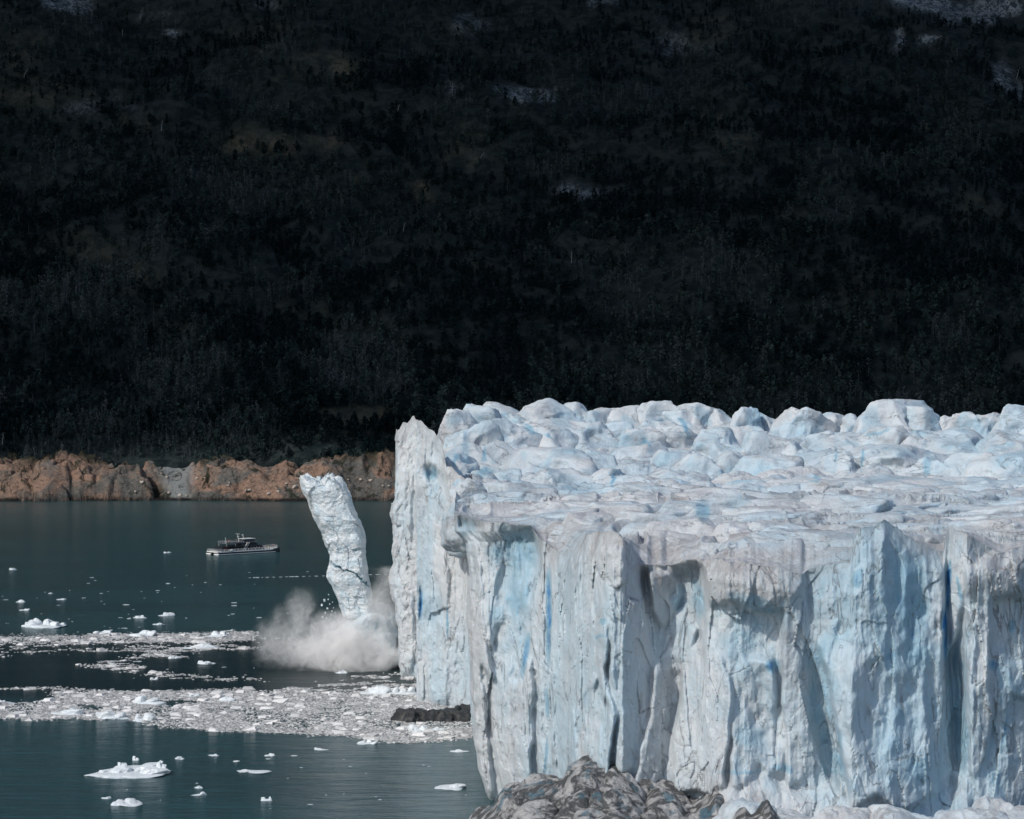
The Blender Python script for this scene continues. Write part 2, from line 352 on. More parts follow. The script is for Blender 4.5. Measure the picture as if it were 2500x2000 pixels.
# ------------------------------------------------------------------ forest (one mass)
def forest():
    n = 30000
    Y = 1690 + (2480 - 1690) * RNG.random(n) ** 1.15
    X = ((RNG.random(n) * 3000 - 250) - 1250) / F * Y
    extra = 2600; ye = Y0 + 30 + RNG.random(extra) * 60; xe = ((RNG.random(extra) * 1500 - 250) - 1250) / F * ye
    X = np.concatenate([X, xe]); Y = np.concatenate([Y, ye])
    Z = hill_h(X, Y)
    for i in np.nonzero(Y < Y0 + 64)[0]: Z[i] = max(Z[i], shore_h(X[i], Y[i])) if -520 < X[i] < 250 else Z[i]
    pos = np.stack([X, Y, Z], -1); px, py = proj(pos)
    rk = blobs(px, py, ROCKS); gr = blobs(px, py, GRASS)
    keep = (rk + 0.25 * RNG.random(len(X)) < 0.42) & (gr * 0.9 + 0.2 * RNG.random(len(X)) < 0.62) & (py < 1128 + 62 * fbm(pos / 22.0, 3, 66)) & (Z > 12) & ~((Y < Y0 + 60) & (py > 1095) & (RNG.random(len(X)) < 0.5))
    pos = pos[keep]; px = px[keep]; py = py[keep]
    N = len(pos); Y_ = pos[:, 1]
    patch = fbm(pos / 70.0, 3, 21); patch2 = fbm(pos / 190.0, 3, 27)
    left = sst(1500, 200, px) * sst(450, 700, py)
    grey = (RNG.random(N) < 0.10 + 0.5 * sst(0.15, 0.5, patch + 0.35 * left))
    size = (0.55 + 0.6 * RNG.random(N) + 0.25 * patch2) * np.clip(1.05 - (pos[:, 2] - 60) / 1100, 0.55, 1)
    size = np.where(Y_ < Y0 + 62, size * RNG.uniform(0.25, 0.8, len(size)), size)
    K = 46
    # leaf clumps through an uneven crown volume
    u = RNG.random((N, K)); th = RNG.random((N, K)) * 6.283; rr = np.sqrt(RNG.random((N, K)))
    hgt = 0.30 + 0.70 * u; prof = np.sin(np.pi * np.clip(u, 0.03, 1) ** 0.75) ** 0.6 * (0.8 + 0.4 * np.sin(th * 2 + pos[:, :1] * 7))
    T = 12.0 * size[:, None]
    cx = np.cos(th) * rr * prof * 3.1 * size[:, None]; cy = np.sin(th) * rr * prof * 3.1 * size[:, None]; cz = hgt * T
    C = np.stack([cx, cy, cz], -1) + pos[:, None, :]
    s = (0.55 + 0.8 * RNG.random((N, K)))[..., None] * size[:, None, None] * np.where(grey, 0.42, 1.0)[:, None, None]
    a = RNG.normal(size=(N, K, 3)); a /= np.linalg.norm(a, axis=-1, keepdims=True)
    b = np.cross(a, RNG.normal(size=(N, K, 3))); b /= np.linalg.norm(b, axis=-1, keepdims=True)
    c = np.cross(a, b)
    tri = np.stack([C + a * s, C - a * s * 0.6 + b * s, C - a * s * 0.6 - b * s + c * s * 0.4], 2).reshape(-1, 3)
    tone = np.clip(0.16 + 1.25 * patch + 0.2 * RNG.normal(size=N), 0.02, 0.62) + np.where(grey, 0.42, 0)
    tn = np.repeat(np.clip(tone[:, None] + 0.12 * (RNG.random((N, K)) - 0.5), 0, 1).ravel(), 3)
    f1 = np.arange(len(tri)).reshape(-1, 3)
    # trunks: leaning three-sided spikes
    lean = RNG.normal(size=(N, 2)) * 0.6; w_ = 0.20 * size + np.where(grey, 0.06, 0.02)
    base = pos[:, None, :] + np.stack([np.stack([np.cos(q) * w_, np.sin(q) * w_, -1.0 + 0 * w_], -1) for q in (0, 2.1, 4.2)], 1)
    top = pos + np.stack([lean[:, 0], lean[:, 1], 12.5 * size], -1)
    tv = np.concatenate([base, top[:, None]], 1).reshape(-1, 3); o = len(tri) + np.arange(N)[:, None] * 4
    f2 = np.concatenate([o + np.array([[0, 1, 3]]), o + np.array([[1, 2, 3]]), o + np.array([[2, 0, 3]])])
    tt = np.repeat(np.where(grey, 0.85, 0.3), 4)
    o = mesh("forest", np.concatenate([tri, tv]), np.concatenate([f1, f2]), M_LEAF, attrs={"tone": np.concatenate([tn, tt])}, smooth=False)
    tag(o, "dark green beech forest covering the shaded mountain slope above the lake", "forest", kind='stuff')
forest()

# ------------------------------------------------------------------ glacier
BLUE = [(1095, 1215, 34, 100, 8, .42), (1075, 1330, 30, 60, 25, .25), (1106, 1380, 7, 45, 8, .8), (1092, 1270, 6, 40, 12, .55), (1155, 1300, 6, 90, 0, 1.0), (1152, 1480, 5, 30, 0, .6), (1150, 1590, 3, 34, 3, .8), (885, 1272, 3.4, 34, 0, 1.0), (941, 1310, 2.0, 34, 0, .8),
        (907, 998, 14, 12, 30, .6), (1021, 992, 15, 8, 0, .6), (985, 1110, 22, 18, 0, .5), (1470, 1260, 14, 50, -10, .45), (1430, 1330, 60, 70, 0, .25), (1590, 1270, 60, 16, 15, .5), (1627, 1402, 16, 13, -20, .85), (1570, 1400, 60, 80, 0, .30),
        (1650, 1622, 26, 10, 0, .6), (1560, 1622, 50, 5, 0, .4), (1808, 1215, 12, 18, 25, .85), (1850, 1260, 130, 180, 0, .30), (1900, 1210, 40, 60, 0, .42), (1996, 1240, 5.5, 55, 4, 1.0), (1990, 1340, 6, 62, -3, 1.0), (2020, 1240, 4, 26, -12, .8), (1735, 1540, 16, 120, -14, .5), (1921, 1330, 4.5, 20, 0, .85), (1875, 1385, 18, 5, -25, .7),
        (2015, 1510, 15, 110, -8, .5), (2095, 1402, 12, 12, 0, .75), (2130, 1320, 8, 16, 0, .6), (2060, 1300, 50, 120, 0, .22), (2115, 1540, 2.5, 50, 10, .8), (1750, 1650, 80, 60, 0, .25), (1850, 1560, 110, 80, 0, .25), (1430, 1260, 20, 30, 0, .5), (1268, 1310, 8, 8, 0, .6), (1262, 1340, 14, 4, 0, .5),
        (1118, 905, 20, 4, 35, .6), (1152, 918, 8, 3, 30, .6), (1030, 890, 50, 30, 0, .22), (980, 940, 10, 40, 0, .3), (957, 965, 5, 14, 0, .6), (1020, 960, 4, 16, 0, .7), (1365, 940, 3, 20, -20, .7), (1305, 945, 40, 30, 0, .2), (1290, 1010, 4, 16, 5, .8), (1210, 1020, 60, 26, 20, .26), (1590, 880, 20, 30, 0, .35),
        (1718, 1008, 5, 9, -20, .7), (1760, 960, 2.2, 22, 0, .65), (1816, 965, 2.5, 22, 5, .7), (1950, 985, 10, 20, 0, .5), (1850, 912, 30, 5, -15, .5), (1560, 1055, 30, 14, -20, .3), (1700, 930, 40, 50, 0, .2), (1880, 965, 60, 30, 0, .12), (1480, 1075, 14, 22, 0, .5), (1440, 900, 5, 26, -25, .7)]
RELIEF = [(1425, 1330, 42, 170, 0, -4), (1585, 1235, 95, 48, 0, 1.8), (1850, 1420, 120, 260, 0, 6), (1735, 1520, 26, 150, -14, -3.5), (2018, 1500, 24, 180, -6, -4), (1235, 1380, 50, 240, 0, 4), (1095, 1240, 46, 140, 6, -4.5), (1600, 1450, 70, 170, 0, -1.5),
          (1155, 1300, 6, 95, 0, -1.6), (1995, 1300, 7, 110, 0, -1.6), (885, 1272, 3, 34, 0, -3), (985, 1105, 26, 22, 0, -5), (907, 998, 18, 14, 30, -4), (2100, 1430, 40, 60, 0, 3), (2090, 1230, 60, 30, 0, 2.5),
          (1470, 1350, 10, 60, -10, -3)]
PILLARS = [(990, 1005, 1130, 1600, 3.5, 14), (1040, 1020, 1080, 1500, 3, 16), (1148, 1140, 1120, 1600, 3, 10), (1180, 1165, 1180, 1600, 4, 14), (1290, 1285, 1110, 1600, 7, 26), (1345, 1365, 1180, 1600, 3, 12), (1485, 1500, 1180, 1650, 6, 18), (1560, 1570, 1260, 1650, 2.5, 20), (1640, 1655, 1260, 1650, 4, 16),
           (1690, 1700, 1200, 1560, 5, 14), (1800, 1790, 1110, 1500, 3.5, 26), (1870, 1860, 1090, 1500, 2.5, 30), (1955, 1960, 1120, 1650, 5, 16), (2040, 2055, 1170, 1700, 6, 14), (2100, 2125, 1200, 1700, 3, 16), (850, 850, 900, 1420, 2.5, 8), (868, 872, 960, 1420, 2.5, 6), (915, 910, 1040, 1470, 3, 7), (950, 955, 1100, 1480, 2.6, 7)]
PATH = [(966, 752), (965, 740), (966, 722), (968, 717), (1012, 714), (1024, 712), (1025, 690), (1019, 669), (1017, 666), (1060, 660), (1132, 652), (1151, 646), (1152, 600), (1150, 540), (1146, 519), (1152, 515), (1210, 506), (1340, 492), (1480, 463), (1520, 457), (1580, 459), (1640, 461), (1700, 459), (1780, 449), (1960, 449), (2000, 449), (2080, 446), (2290, 454), (2320, 455), (2360, 450), (2500, 457), (2760, 466), (3300, 476), (3900, 500)]
CREST_FAR = np.array([(960, 905 * D), (838 * D, 905 * D), (845 * D, 890 * D), (855 * D, 889 * D), (861 * D, 882 * D), (866 * D, 876 * D), (870 * D, 876 * D), (873 * D, 886 * D), (890 * D, 888 * D), (903 * D, 902 * D), (912 * D, 905 * D), (918 * D, 916 * D), (928 * D, 930 * D), (934 * D, 945 * D), (940 * D, 985 * D), (950 * D, 982 * D), (965 * D, 1000 * D), (985 * D, 1010 * D), (1000 * D, 1020 * D)])
CREST_NEAR = np.array([(940, 1075), (956, 1074), (985, 1079), (1040, 1098), (1080, 1102), (1128, 1112), (1140, 1140), (1160, 1150), (1172, 1160), (1185, 1165), (1200, 1150), (1230, 1130), (1262, 1118), (1292, 1118), (1325, 1145), (1345, 1190), (1400, 1192), (1480, 1176), (1560, 1182), (1640, 1196), (1690, 1206), (1705, 1196), (1790, 1185), (1798, 1130), (1812, 1115), (1840, 1108), (1862, 1094), (1885, 1108), (1900, 1126), (1950, 1148), (1985, 1162), (1993, 1125), (2004, 1108), (2020, 1118), (2060, 1142), (2100, 1165), (2156, 1150), (2400, 1160)]) * D
EDGE_A = np.array([(850, 838), (905, 836), (925, 834), (965, 836), (1040, 832), (1080, 826), (1110, 829), (1190, 828), (1230, 823), (1280, 833), (1320, 840), (1425, 842), (1600, 842)]) * D
EDGE_N = np.array([(1040, 957), (1075, 957), (1120, 961), (1140, 983), (1200, 990), (1300, 985), (1400, 992), (1480, 998), (1560, 1001), (1620, 1012), (1660, 1024), (1690, 1034), (1900, 1070)]) * D
# traced facets of the cliff: outline, metres outward, slope across, slope down, blue, dirt
SLABS = [
 ([(950,1070),(985,1080),(1000,1130),(1010,1200),(1020,1320),(1035,1420),(1060,1700),(1020,1700),(980,1200)], 1.5, .05, 0, .05, .3),
 ([(1010,1400),(1060,1450),(1100,1430),(1120,1380),(1125,1500),(1110,1700),(1040,1700)], 1.2, .045, 0, .06, .1),
 ([(1035,1100),(1130,1115),(1135,1180),(1112,1290),(1090,1430),(1050,1445),(1030,1300),(1025,1180)], -2.0, -.035, .008, .42, 0),
 ([(1045,1320),(1090,1300),(1085,1400),(1060,1440),(1040,1400)], -1.0, .03, .02, .12, 0),
 ([(965,1085),(1000,1085),(1012,1110),(1005,1140),(985,1130),(968,1110)], -3.0, 0, .06, .42, .2),
 ([(1130,1115),(1165,1150),(1160,1250),(1165,1400),(1172,1600),(1120,1680),(1125,1400),(1140,1200)], 0.3, .04, 0, .05, .1),
 ([(1230,1128),(1292,1112),(1290,1250),(1276,1400),(1297,1500),(1282,1650),(1185,1650),(1170,1450),(1197,1320),(1176,1220),(1200,1168)], 3.4, .04, .003, .08, .08),
 ([(1176,1220),(1200,1168),(1225,1140),(1215,1230),(1205,1310),(1195,1320)], 2.6, .10, 0, 0, .3),
 ([(1200,1480),(1262,1420),(1280,1480),(1270,1640),(1195,1640)], 3.0, -.02, .01, .2, 0),
 ([(1292,1112),(1325,1140),(1345,1195),(1350,1300),(1376,1400),(1388,1620),(1300,1620),(1297,1500),(1282,1400)], 1.6, -.10, 0, .04, .25),
 ([(1345,1190),(1400,1190),(1480,1190),(1490,1300),(1482,1400),(1440,1420),(1400,1500),(1370,1400)], -3.2, .01, .02, .22, .2),
 ([(1365,1205),(1420,1200),(1440,1262),(1420,1300),(1400,1335),(1372,1290)], -0.5, -.03, -.02, .05, .25),
 ([(1420,1290),(1470,1330),(1450,1400),(1400,1390),(1395,1340)], -1.5, .05, .02, .12, 0),
 ([(1380,1400),(1440,1420),(1420,1520),(1400,1650),(1330,1650),(1368,1500)], -0.5, -.07, 0, .05, .5),
 ([(1440,1385),(1500,1335),(1530,1385),(1542,1500),(1520,1660),(1415,1660),(1425,1500)], 1.8, .02, .012, .16, 0),
 ([(1478,1170),(1560,1176),(1690,1200),(1692,1262),(1660,1292),(1625,1262),(1590,1300),(1560,1270),(1515,1290),(1484,1240)], 2.6, .01, -.03, 0, .35),
 ([(1485,1262),(1560,1275),(1640,1290),(1642,1400),(1652,1620),(1535,1660),(1545,1450),(1500,1350)], -0.3, -.015, .015, .28, .05),
 ([(1560,1380),(1630,1390),(1640,1480),(1590,1520),(1555,1460)], 1.0, .03, -.02, .12, 0),
 ([(1650,1280),(1700,1205),(1722,1300),(1700,1450),(1722,1620),(1660,1650),(1650,1450)], 1.3, -.05, 0, .15, .2),
 ([(1700,1330),(1740,1400),(1762,1500),(1792,1690),(1755,1700),(1722,1560),(1703,1450)], -2.0, -.05, 0, .42, .1),
 ([(1690,1206),(1800,1180),(1800,1240),(1770,1300),(1740,1400),(1715,1340)], 0.8, .03, .01, .36, 0),
 ([(1800,1105),(1862,1088),(1872,1300),(1862,1500),(1852,1690),(1795,1700),(1762,1500),(1742,1400),(1770,1300),(1798,1200)], 3.0, .035, .008, .24, 0),
 ([(1862,1088),(1900,1118),(1985,1158),(1980,1300),(1986,1450),(1975,1680),(1852,1690),(1862,1500),(1872,1300)], 3.2, -.012, .008, .3, 0),
 ([(1880,1150),(1940,1170),(1952,1300),(1905,1320),(1882,1240)], 1.8, -.04, .01, .48, 0),
 ([(1790,1400),(1850,1380),(1880,1450),(1870,1560),(1810,1600),(1780,1500)], 4.0, 0, .01, .12, 0),
 ([(1958,1175),(1986,1185),(1990,1300),(1986,1500),(1972,1660),(1950,1500)], 2.4, .05, 0, .25, 0),
 ([(1994,1170),(2004,1100),(2032,1125),(2032,1250),(2012,1400),(2002,1350)], 1.4, -.05, 0, .22, 0),
 ([(2000,1400),(2030,1260),(2046,1350),(2032,1500),(2052,1660),(2010,1620)], -1.8, .05, 0, .45, 0),
 ([(2035,1200),(2086,1240),(2082,1350),(2087,1500),(2072,1660),(2042,1620),(2036,1450),(2046,1330)], 1.8, .035, 0, .12, .05),
 ([(2030,1205),(2100,1160),(2220,1140),(2220,1260),(2120,1300),(2090,1262),(2040,1240)], 2.8, .01, -.03, .03, .4),
 ([(2090,1265),(2240,1250),(2240,1760),(2100,1760),(2087,1500),(2085,1350)], 0.4, .012, .006, .2, .1),
 ([(2110,1400),(2160,1390),(2160,1470),(2125,1450)], 2.0, .03, .02, .4, 0),
 ([(1500,1640),(1560,1655),(1600,1610),(1640,1655),(1700,1665),(1700,1790),(1450,1790)], 4.5, 0, .06, .02, .2),
 ([(2055,1630),(2080,1600),(2120,1700),(2130,1790),(2060,1790)], 3.5, .02, .03, 0, .0),
 ([(1700,1660),(1760,1640),(1800,1690),(1850,1655),(1900,1690),(1960,1660),(2040,1680),(2050,1790),(1700,1790)], 4.0, 0, .06, .02, .1),
 ([(836,960),(862,1000),(868,1200),(872,1420),(840,1425),(832,1280),(826,1100)], 1.2, .03, 0, 0, .05),
 ([(862,1000),(900,1040),(905,1250),(880,1425),(870,1300)], 0, -.05, 0, .06, .3),
 ([(878,1475),(882,1420),(905,1300),(935,1100),(945,1300),(942,1485)], 1.2, .02, 0, .04, .1),
 ([(945,1120),(990,1110),(992,1490),(944,1490)], 0, -.02, 0, .05, .15),
 ([(898,985),(945,1010),(932,1100),(905,1060)], -1.2, 0, .03, .25, .2),
 ([(865,1255),(945,1250),(930,1300),(905,1320),(880,1290)], 0.4, .02, -.03, .25, 0)]
def in_poly(px, py, poly):
    s_ = np.zeros(px.shape, bool); n = len(poly)
    for i in range(n):
        x1, y1 = poly[i]; x2, y2 = poly[(i + 1) % n]
        s_ ^= ((y1 > py) != (y2 > py)) & (px < (x2 - x1) * (py - y1) / ((y2 - y1) + 1e-9) + x1)
    return s_
def blur(a, sr, sc):
    for ax, sg in ((0, sr), (1, sc)):
        if sg < 0.3: continue
        k = np.arange(-int(3 * sg) - 1, int(3 * sg) + 2); wk = np.exp(-(k / sg) ** 2 / 2); wk /= wk.sum(); o = 0
        ap = np.pad(a, [(len(k) // 2,) * 2 if i == ax else (0, 0) for i in (0, 1)], mode='edge')
        for j, ww in enumerate(wk): o = o + ww * (ap[j:j + a.shape[0]] if ax == 0 else ap[:, j:j + a.shape[1]])
        a = o
    return a
def surf_z(Y): return np.interp(Y, [400, 450, 520, 600, 700, 800, 900, 960, 1050], [54, 56.5, 58.5, 60, 61, 63.5, 66, 68, 58])

def glacier():
    root = empty("glacier", (60, 560, 0))
    tag(root, "huge pale blue glacier tongue ending in a tall fractured ice cliff above the lake", "glacier")
    pts = np.array(PATH, float)
    X = (pts[:, 0] - 1250) / F * pts[:, 1]; seg = np.hypot(np.diff(pts[:, 0]) / 1.0, np.diff(pts[:, 1]) * 1.2); S = np.concatenate([[0], np.cumsum(seg)])
    NC = 1400; s = np.linspace(0, S[-1], NC)
    u = np.interp(s, S, pts[:, 0]); yw = np.interp(s, S, pts[:, 1])
    arc = np.concatenate([[0], np.cumsum(np.hypot(np.diff((u - 1250) / F * yw), np.diff(yw)))])
    near = sst(640, 560, yw)
    cy_f = np.interp(u, CREST_FAR[:, 0], CREST_FAR[:, 1]); cy_n = np.interp(u, CREST_NEAR[:, 0], CREST_NEAR[:, 1])
    p1 = np.stack([arc / 3.0, 0 * arc, 0 * arc], -1)
    zc = np.where(yw > 600, H - (cy_f - HY) / F * yw, H - (cy_n - HY) / F * yw)
    zc = np.where((yw > 530) & (yw < 645), 60.0, zc) + fbm(p1, 4, 3) * 0.8
    # ---- cliff
    NR = 460; t = np.linspace(0, 1, NR)[:, None] ** 0.95
    Z = -3 + (zc[None, :] + 3) * t; U = np.broadcast_to(u, Z.shape); YW = np.broadcast_to(yw, Z.shape); A = np.broadcast_to(arc, Z.shape)
    def warp(U, Yd, Z):
        ypx = HY + (H - Z) / Yd * F
        wa = sst(700, 712, Yd) * sst(1050, 975, U)
        wn_ = sst(640, 600, Yd) * sst(1400, 1150, U)
        return U + wa * (np.interp(ypx, EDGE_A[:, 0], EDGE_A[:, 1]) - 966) + wn_ * (np.interp(ypx, EDGE_N[:, 0], EDGE_N[:, 1]) - 1148)
    U2 = warp(U, YW, Z); ypx = HY + (H - Z) / YW * F
    q = np.stack([A.ravel(), Z.ravel(), YW.ravel() * 0.0], -1)
    big = ridged(q * np.array([1 / 11.0, 1 / 70.0, 1]), 3, 11) * 1.1
    wx = q[:, 0] + fbm(q / 9.0, 3, 5) * 1.7; wz = q[:, 1] + fbm(q / 12.0, 3, 6) * 7
    f1, e1, i1 = facet(wx / 6.5, wz / 24.0, 1); f2, e2, i2 = facet((wx + 0.15 * wz) / 2.6, wz / 9.0, 7); f3, e3, i3 = facet((wx - 0.2 * wz) / 1.1, wz / 3.4, 11)
    flut = ridged(q * np.array([1 / 2.2, 1 / 26.0, 1]), 4, 17)
    smooth_zone = blobs(U2.ravel(), ypx.ravel(), [(1850, 1380, 130, 240, 0, 1.0), (1095, 1230, 45, 140, 6, .7), (1235, 1380, 50, 180, 0, .45), (1600, 1500, 60, 100, 0, .5)])
    amp = 1 - 0.5 * smooth_zone
    und = fbm(q * np.array([1 / 7.0, 1 / 16.0, 1]), 4, 99) * 4.5 * smooth_zone
    d = big + (f1 * 1.3 + f2 * 0.55 + f3 * 0.16) * amp + flut * 0.38 * (0.4 + 0.6 * amp) + fbm(q / 1.8, 4, 23) * 0.38 + fbm(q / 5.0, 3, 29) * 1.0 * (1.4 - amp) + und
    d -= (sst(0.035, 0.0, e1) * 0.3 * (i1 > 0.3) + sst(0.05, 0, e2) * 0.25 * (i2 > 0.1)) * amp
    d += blobs(U2.ravel(), ypx.ravel() + fbm(q / 6.0, 3, 41) * 18, RELIEF) * 0.5
    dx = U2.ravel() / D; dyy = ypx.ravel() / D
    sx = dx + fbm(q / 5.0, 4, 301) * 9; sy = dyy + fbm(q / 6.0, 4, 305) * 16
    sd = np.zeros(dx.shape); sb = np.zeros(dx.shape); sdr = np.zeros(dx.shape)
    for (pl, off, gx_, gy_, bb, rr_) in SLABS:
        pa = np.array(pl); m_ = (sx > pa[:, 0].min()) & (sx < pa[:, 0].max()) & (sy > pa[:, 1].min()) & (sy < pa[:, 1].max())
        ix = np.nonzero(m_)[0]; ix = ix[in_poly(sx[ix], sy[ix], pl)]; c0 = pa.mean(0)
        sd[ix] = off + gx_ * (dx[ix] - c0[0]) + gy_ * (dyy[ix] - c0[1]); sb[ix] = bb; sdr[ix] = rr_
    d += (blur(sd.reshape(Z.shape), 4, 1.6)).ravel()
    sb = blur(sb.reshape(Z.shape), 12, 5).ravel(); sdr = blur(sdr.reshape(Z.shape), 8, 4).ravel()
    for (xt, xb, yt, yb, am, wd) in PILLARS:
        x0 = xt + (xb - xt) * np.clip((dyy - yt) / (yb - yt), 0, 1) + fbm(q / 7.0, 3, 51 + xt) * 9
        win = sst(yt - 30, yt + 20, dyy) * sst(yb + 80, yb - 60, dyy); r = dx - x0
        d += 0.16 * am * win * np.where(r < 0, np.exp(r / (wd * 2.0)), np.exp(-r / (wd * 0.45)))
    d = d.reshape(Z.shape)
    side = np.gradient(yw) / np.maximum(np.abs(np.gradient(u)), 1e-3)
    damp = sst(6.0, 1.5, np.abs(side))
    d = d * (0.25 + 0.75 * damp)[None, :]
    d = d * sst(-3, 3, Z) * (0.45 + 0.55 * sst(0, 4, zc[None, :] - Z)) + 0.4
    Yp = YW - d + (Z - 20) * 0.03 * near[None, :]
    shift = (fbm(np.stack([Z.ravel() / 4.0, A.ravel() / 30.0, 0 * Z.ravel()], -1), 4, 61) * 3.2).reshape(Z.shape) * (1 - 0.7 * damp)[None, :]
    edge = np.exp(-(np.abs(U - 966) / 8)) + np.exp(-(np.abs(U - 1150) / 9))
    Ux = U2 + shift + (fbm(q / np.array([30, 2.5, 1]), 4, 71) * 4.5).reshape(Z.shape) * np.clip(edge, 0, 1)
    Ux = Ux + ((fbm(q / np.array([6, 9, 1]), 4, 73) * 7 + f1 * 5 + f2 * 2.5).reshape(Z.shape)) * (1 - damp)[None, :] * sst(0, 6, zc[None, :] - Z)
    V = np.stack([(Ux - 1250) / F * Yp, Yp, Z], -1).reshape(-1, 3)
    pxx, pyy = proj(V)
    wgx = fbm(V / 5.0, 3, 81) * 11; wgy = fbm(V / 5.0, 3, 85) * 11
    blue = blobs(pxx + wgx * 0.5, pyy + wgy, BLUE) * (0.85 + 0.4 * fbm(V / 3.0, 3, 87))
    general = 0.26 * sst(1500, 2000, pxx) + 0.10 * sst(0.0, 0.5, fbm(V * np.array([1, 1, .35]) / 8.0, 3, 91)) 
    blue = np.maximum(blue, sb * (0.9 + 0.9 * fbm(V / 5.0, 4, 311)))
    blue = np.clip(np.maximum(blue, general * (0.6 + 0.9 * fbm(V * np.array([1, 1, .3]) / 5.0, 3, 93))), 0, 1)
    topz = np.broadcast_to(zc, Z.shape).ravel() - Z.ravel()
    dirt = np.clip(0.5 * sst(7, 0, topz) + 0.35 * sst(0.03, 0.0, e1) * (i1 > 0.3) + 0.2 * sst(0.05, 0, e2) * (i2 > 0.1) + 0.55 * sst(0.3, 0.7, fbm(V * np.array([1, 1, .2]) / 3.2, 4, 95)), 0, 1)
    dirt = np.clip(dirt * (1 - 0.6 * smooth_zone) + sdr * 0.8, 0, 1)
    mesh("ice_cliff", V, grid_faces(NR, NC), M_ICE, root, {"blue": blue, "dirt": dirt})
    # ---- upper surface: from the crest backwards, then a skirt down the far side
    NS = 420
    yend = np.where(u < 1084, np.maximum(752.0, yw + 0.5), 1050.0)
    k = np.linspace(0, 1, NS)[:, None]
    start = Yp[-1]
    YS = start[None, :] * (yend / start)[None, :] ** k
    rel = YS - start[None, :]
    UU = np.broadcast_to(Ux[-1], YS.shape) + (np.broadcast_to(u, YS.shape) - np.broadcast_to(Ux[-1], YS.shape)) * sst(0, 25, rel)
    XS = (UU - 1250) / F * YS
    g = np.stack([XS.ravel(), YS.ravel(), 0 * XS.ravel()], -1)
    wx = g[:, 0] + fbm(g / 12.0, 3, 5) * 6; wy = g[:, 1] + fbm(g / 12.0, 3, 6) * 8
    f1, e1, i1 = facet(wx / 22.0, wy / 28.0, 3); f2, e2, i2 = facet(wx / 8.0, wy / 10.0, 9)
    rough = sst(545, 590, YS.ravel() + 14 * sst(1500, 2100, UU.ravel()) * -2)
    rel_f = rel.ravel()
    lo = fbm(g * np.array([1 / 30.0, 1 / 14.0, 1]), 2, 7) * 3.0 + ridged((g + fbm(g / 15.0, 2, 3)[:, None] * 6) * np.array([1 / 34.0, 1 / 12.0, 1]), 1, 13) * 1.6
    hi = np.sqrt(np.clip(e1 * 1.5, 0, 1)) * 6.0 - 7.0 + np.sqrt(np.clip(e2 * 1.5, 0, 1)) * 1.3 + fbm(g / 7.0, 4, 19) * 2.0
    far_c = (u < 1084)
    ov, _, _ = facet((g[:, 0] + fbm(g / 16.0, 3, 45) * 9) / 26.0, (g[:, 1] + 0.12 * g[:, 0] + fbm(g / 20.0, 3, 46) * 7) / 9.0, 21)
    zs = surf_z(YS.ravel()) + lo * (1 - rough) + hi * rough + fbm(g / 4.0, 2, 33) * 0.25 * rough
    blend = sst(0, 16, rel_f)
    zc_b = np.broadcast_to(Z[-1], YS.shape).ravel()
    zs = zc_b * (1 - blend) + zs * blend
    ra = np.broadcast_to(far_c, YS.shape).ravel()
    zs = np.where(ra, zc_b - rel_f * 0.12 + fbm(g / 3.0, 4, 3) * 1.0 * blend, zs)
    lft = sst(1082, 1165, UU.ravel()); zs = np.where(~ra & (YS.ravel() > 720), np.minimum(zs, 58 + 20 * lft ** 0.5), zs)
    zs[-NC * 3:] = np.repeat(np.array([50.0, 20.0, -3.0]), NC)
    VS = np.stack([XS.ravel(), YS.ravel(), zs], -1)
    pxx, pyy = proj(VS)
    blue = np.clip(np.maximum(blobs(pxx + fbm(VS / 5.0, 3, 81) * 10, pyy + fbm(VS / 5.0, 3, 82) * 10, BLUE), 0.45 * sst(0.10, 0.0, e1) * rough), 0, 1)
    dirt = np.clip(0.30 * (1 - rough) + 0.25 + 0.55 * fbm(g * np.array([1 / 20.0, 1 / 5.0, 1]), 4, 77), 0, 1) * (1 - 0.45 * rough)
    mesh("ice_surface", VS, grid_faces(NS, NC), M_SERAC, root, {"blue": blue, "dirt": dirt})
    return root
GL = glacier()

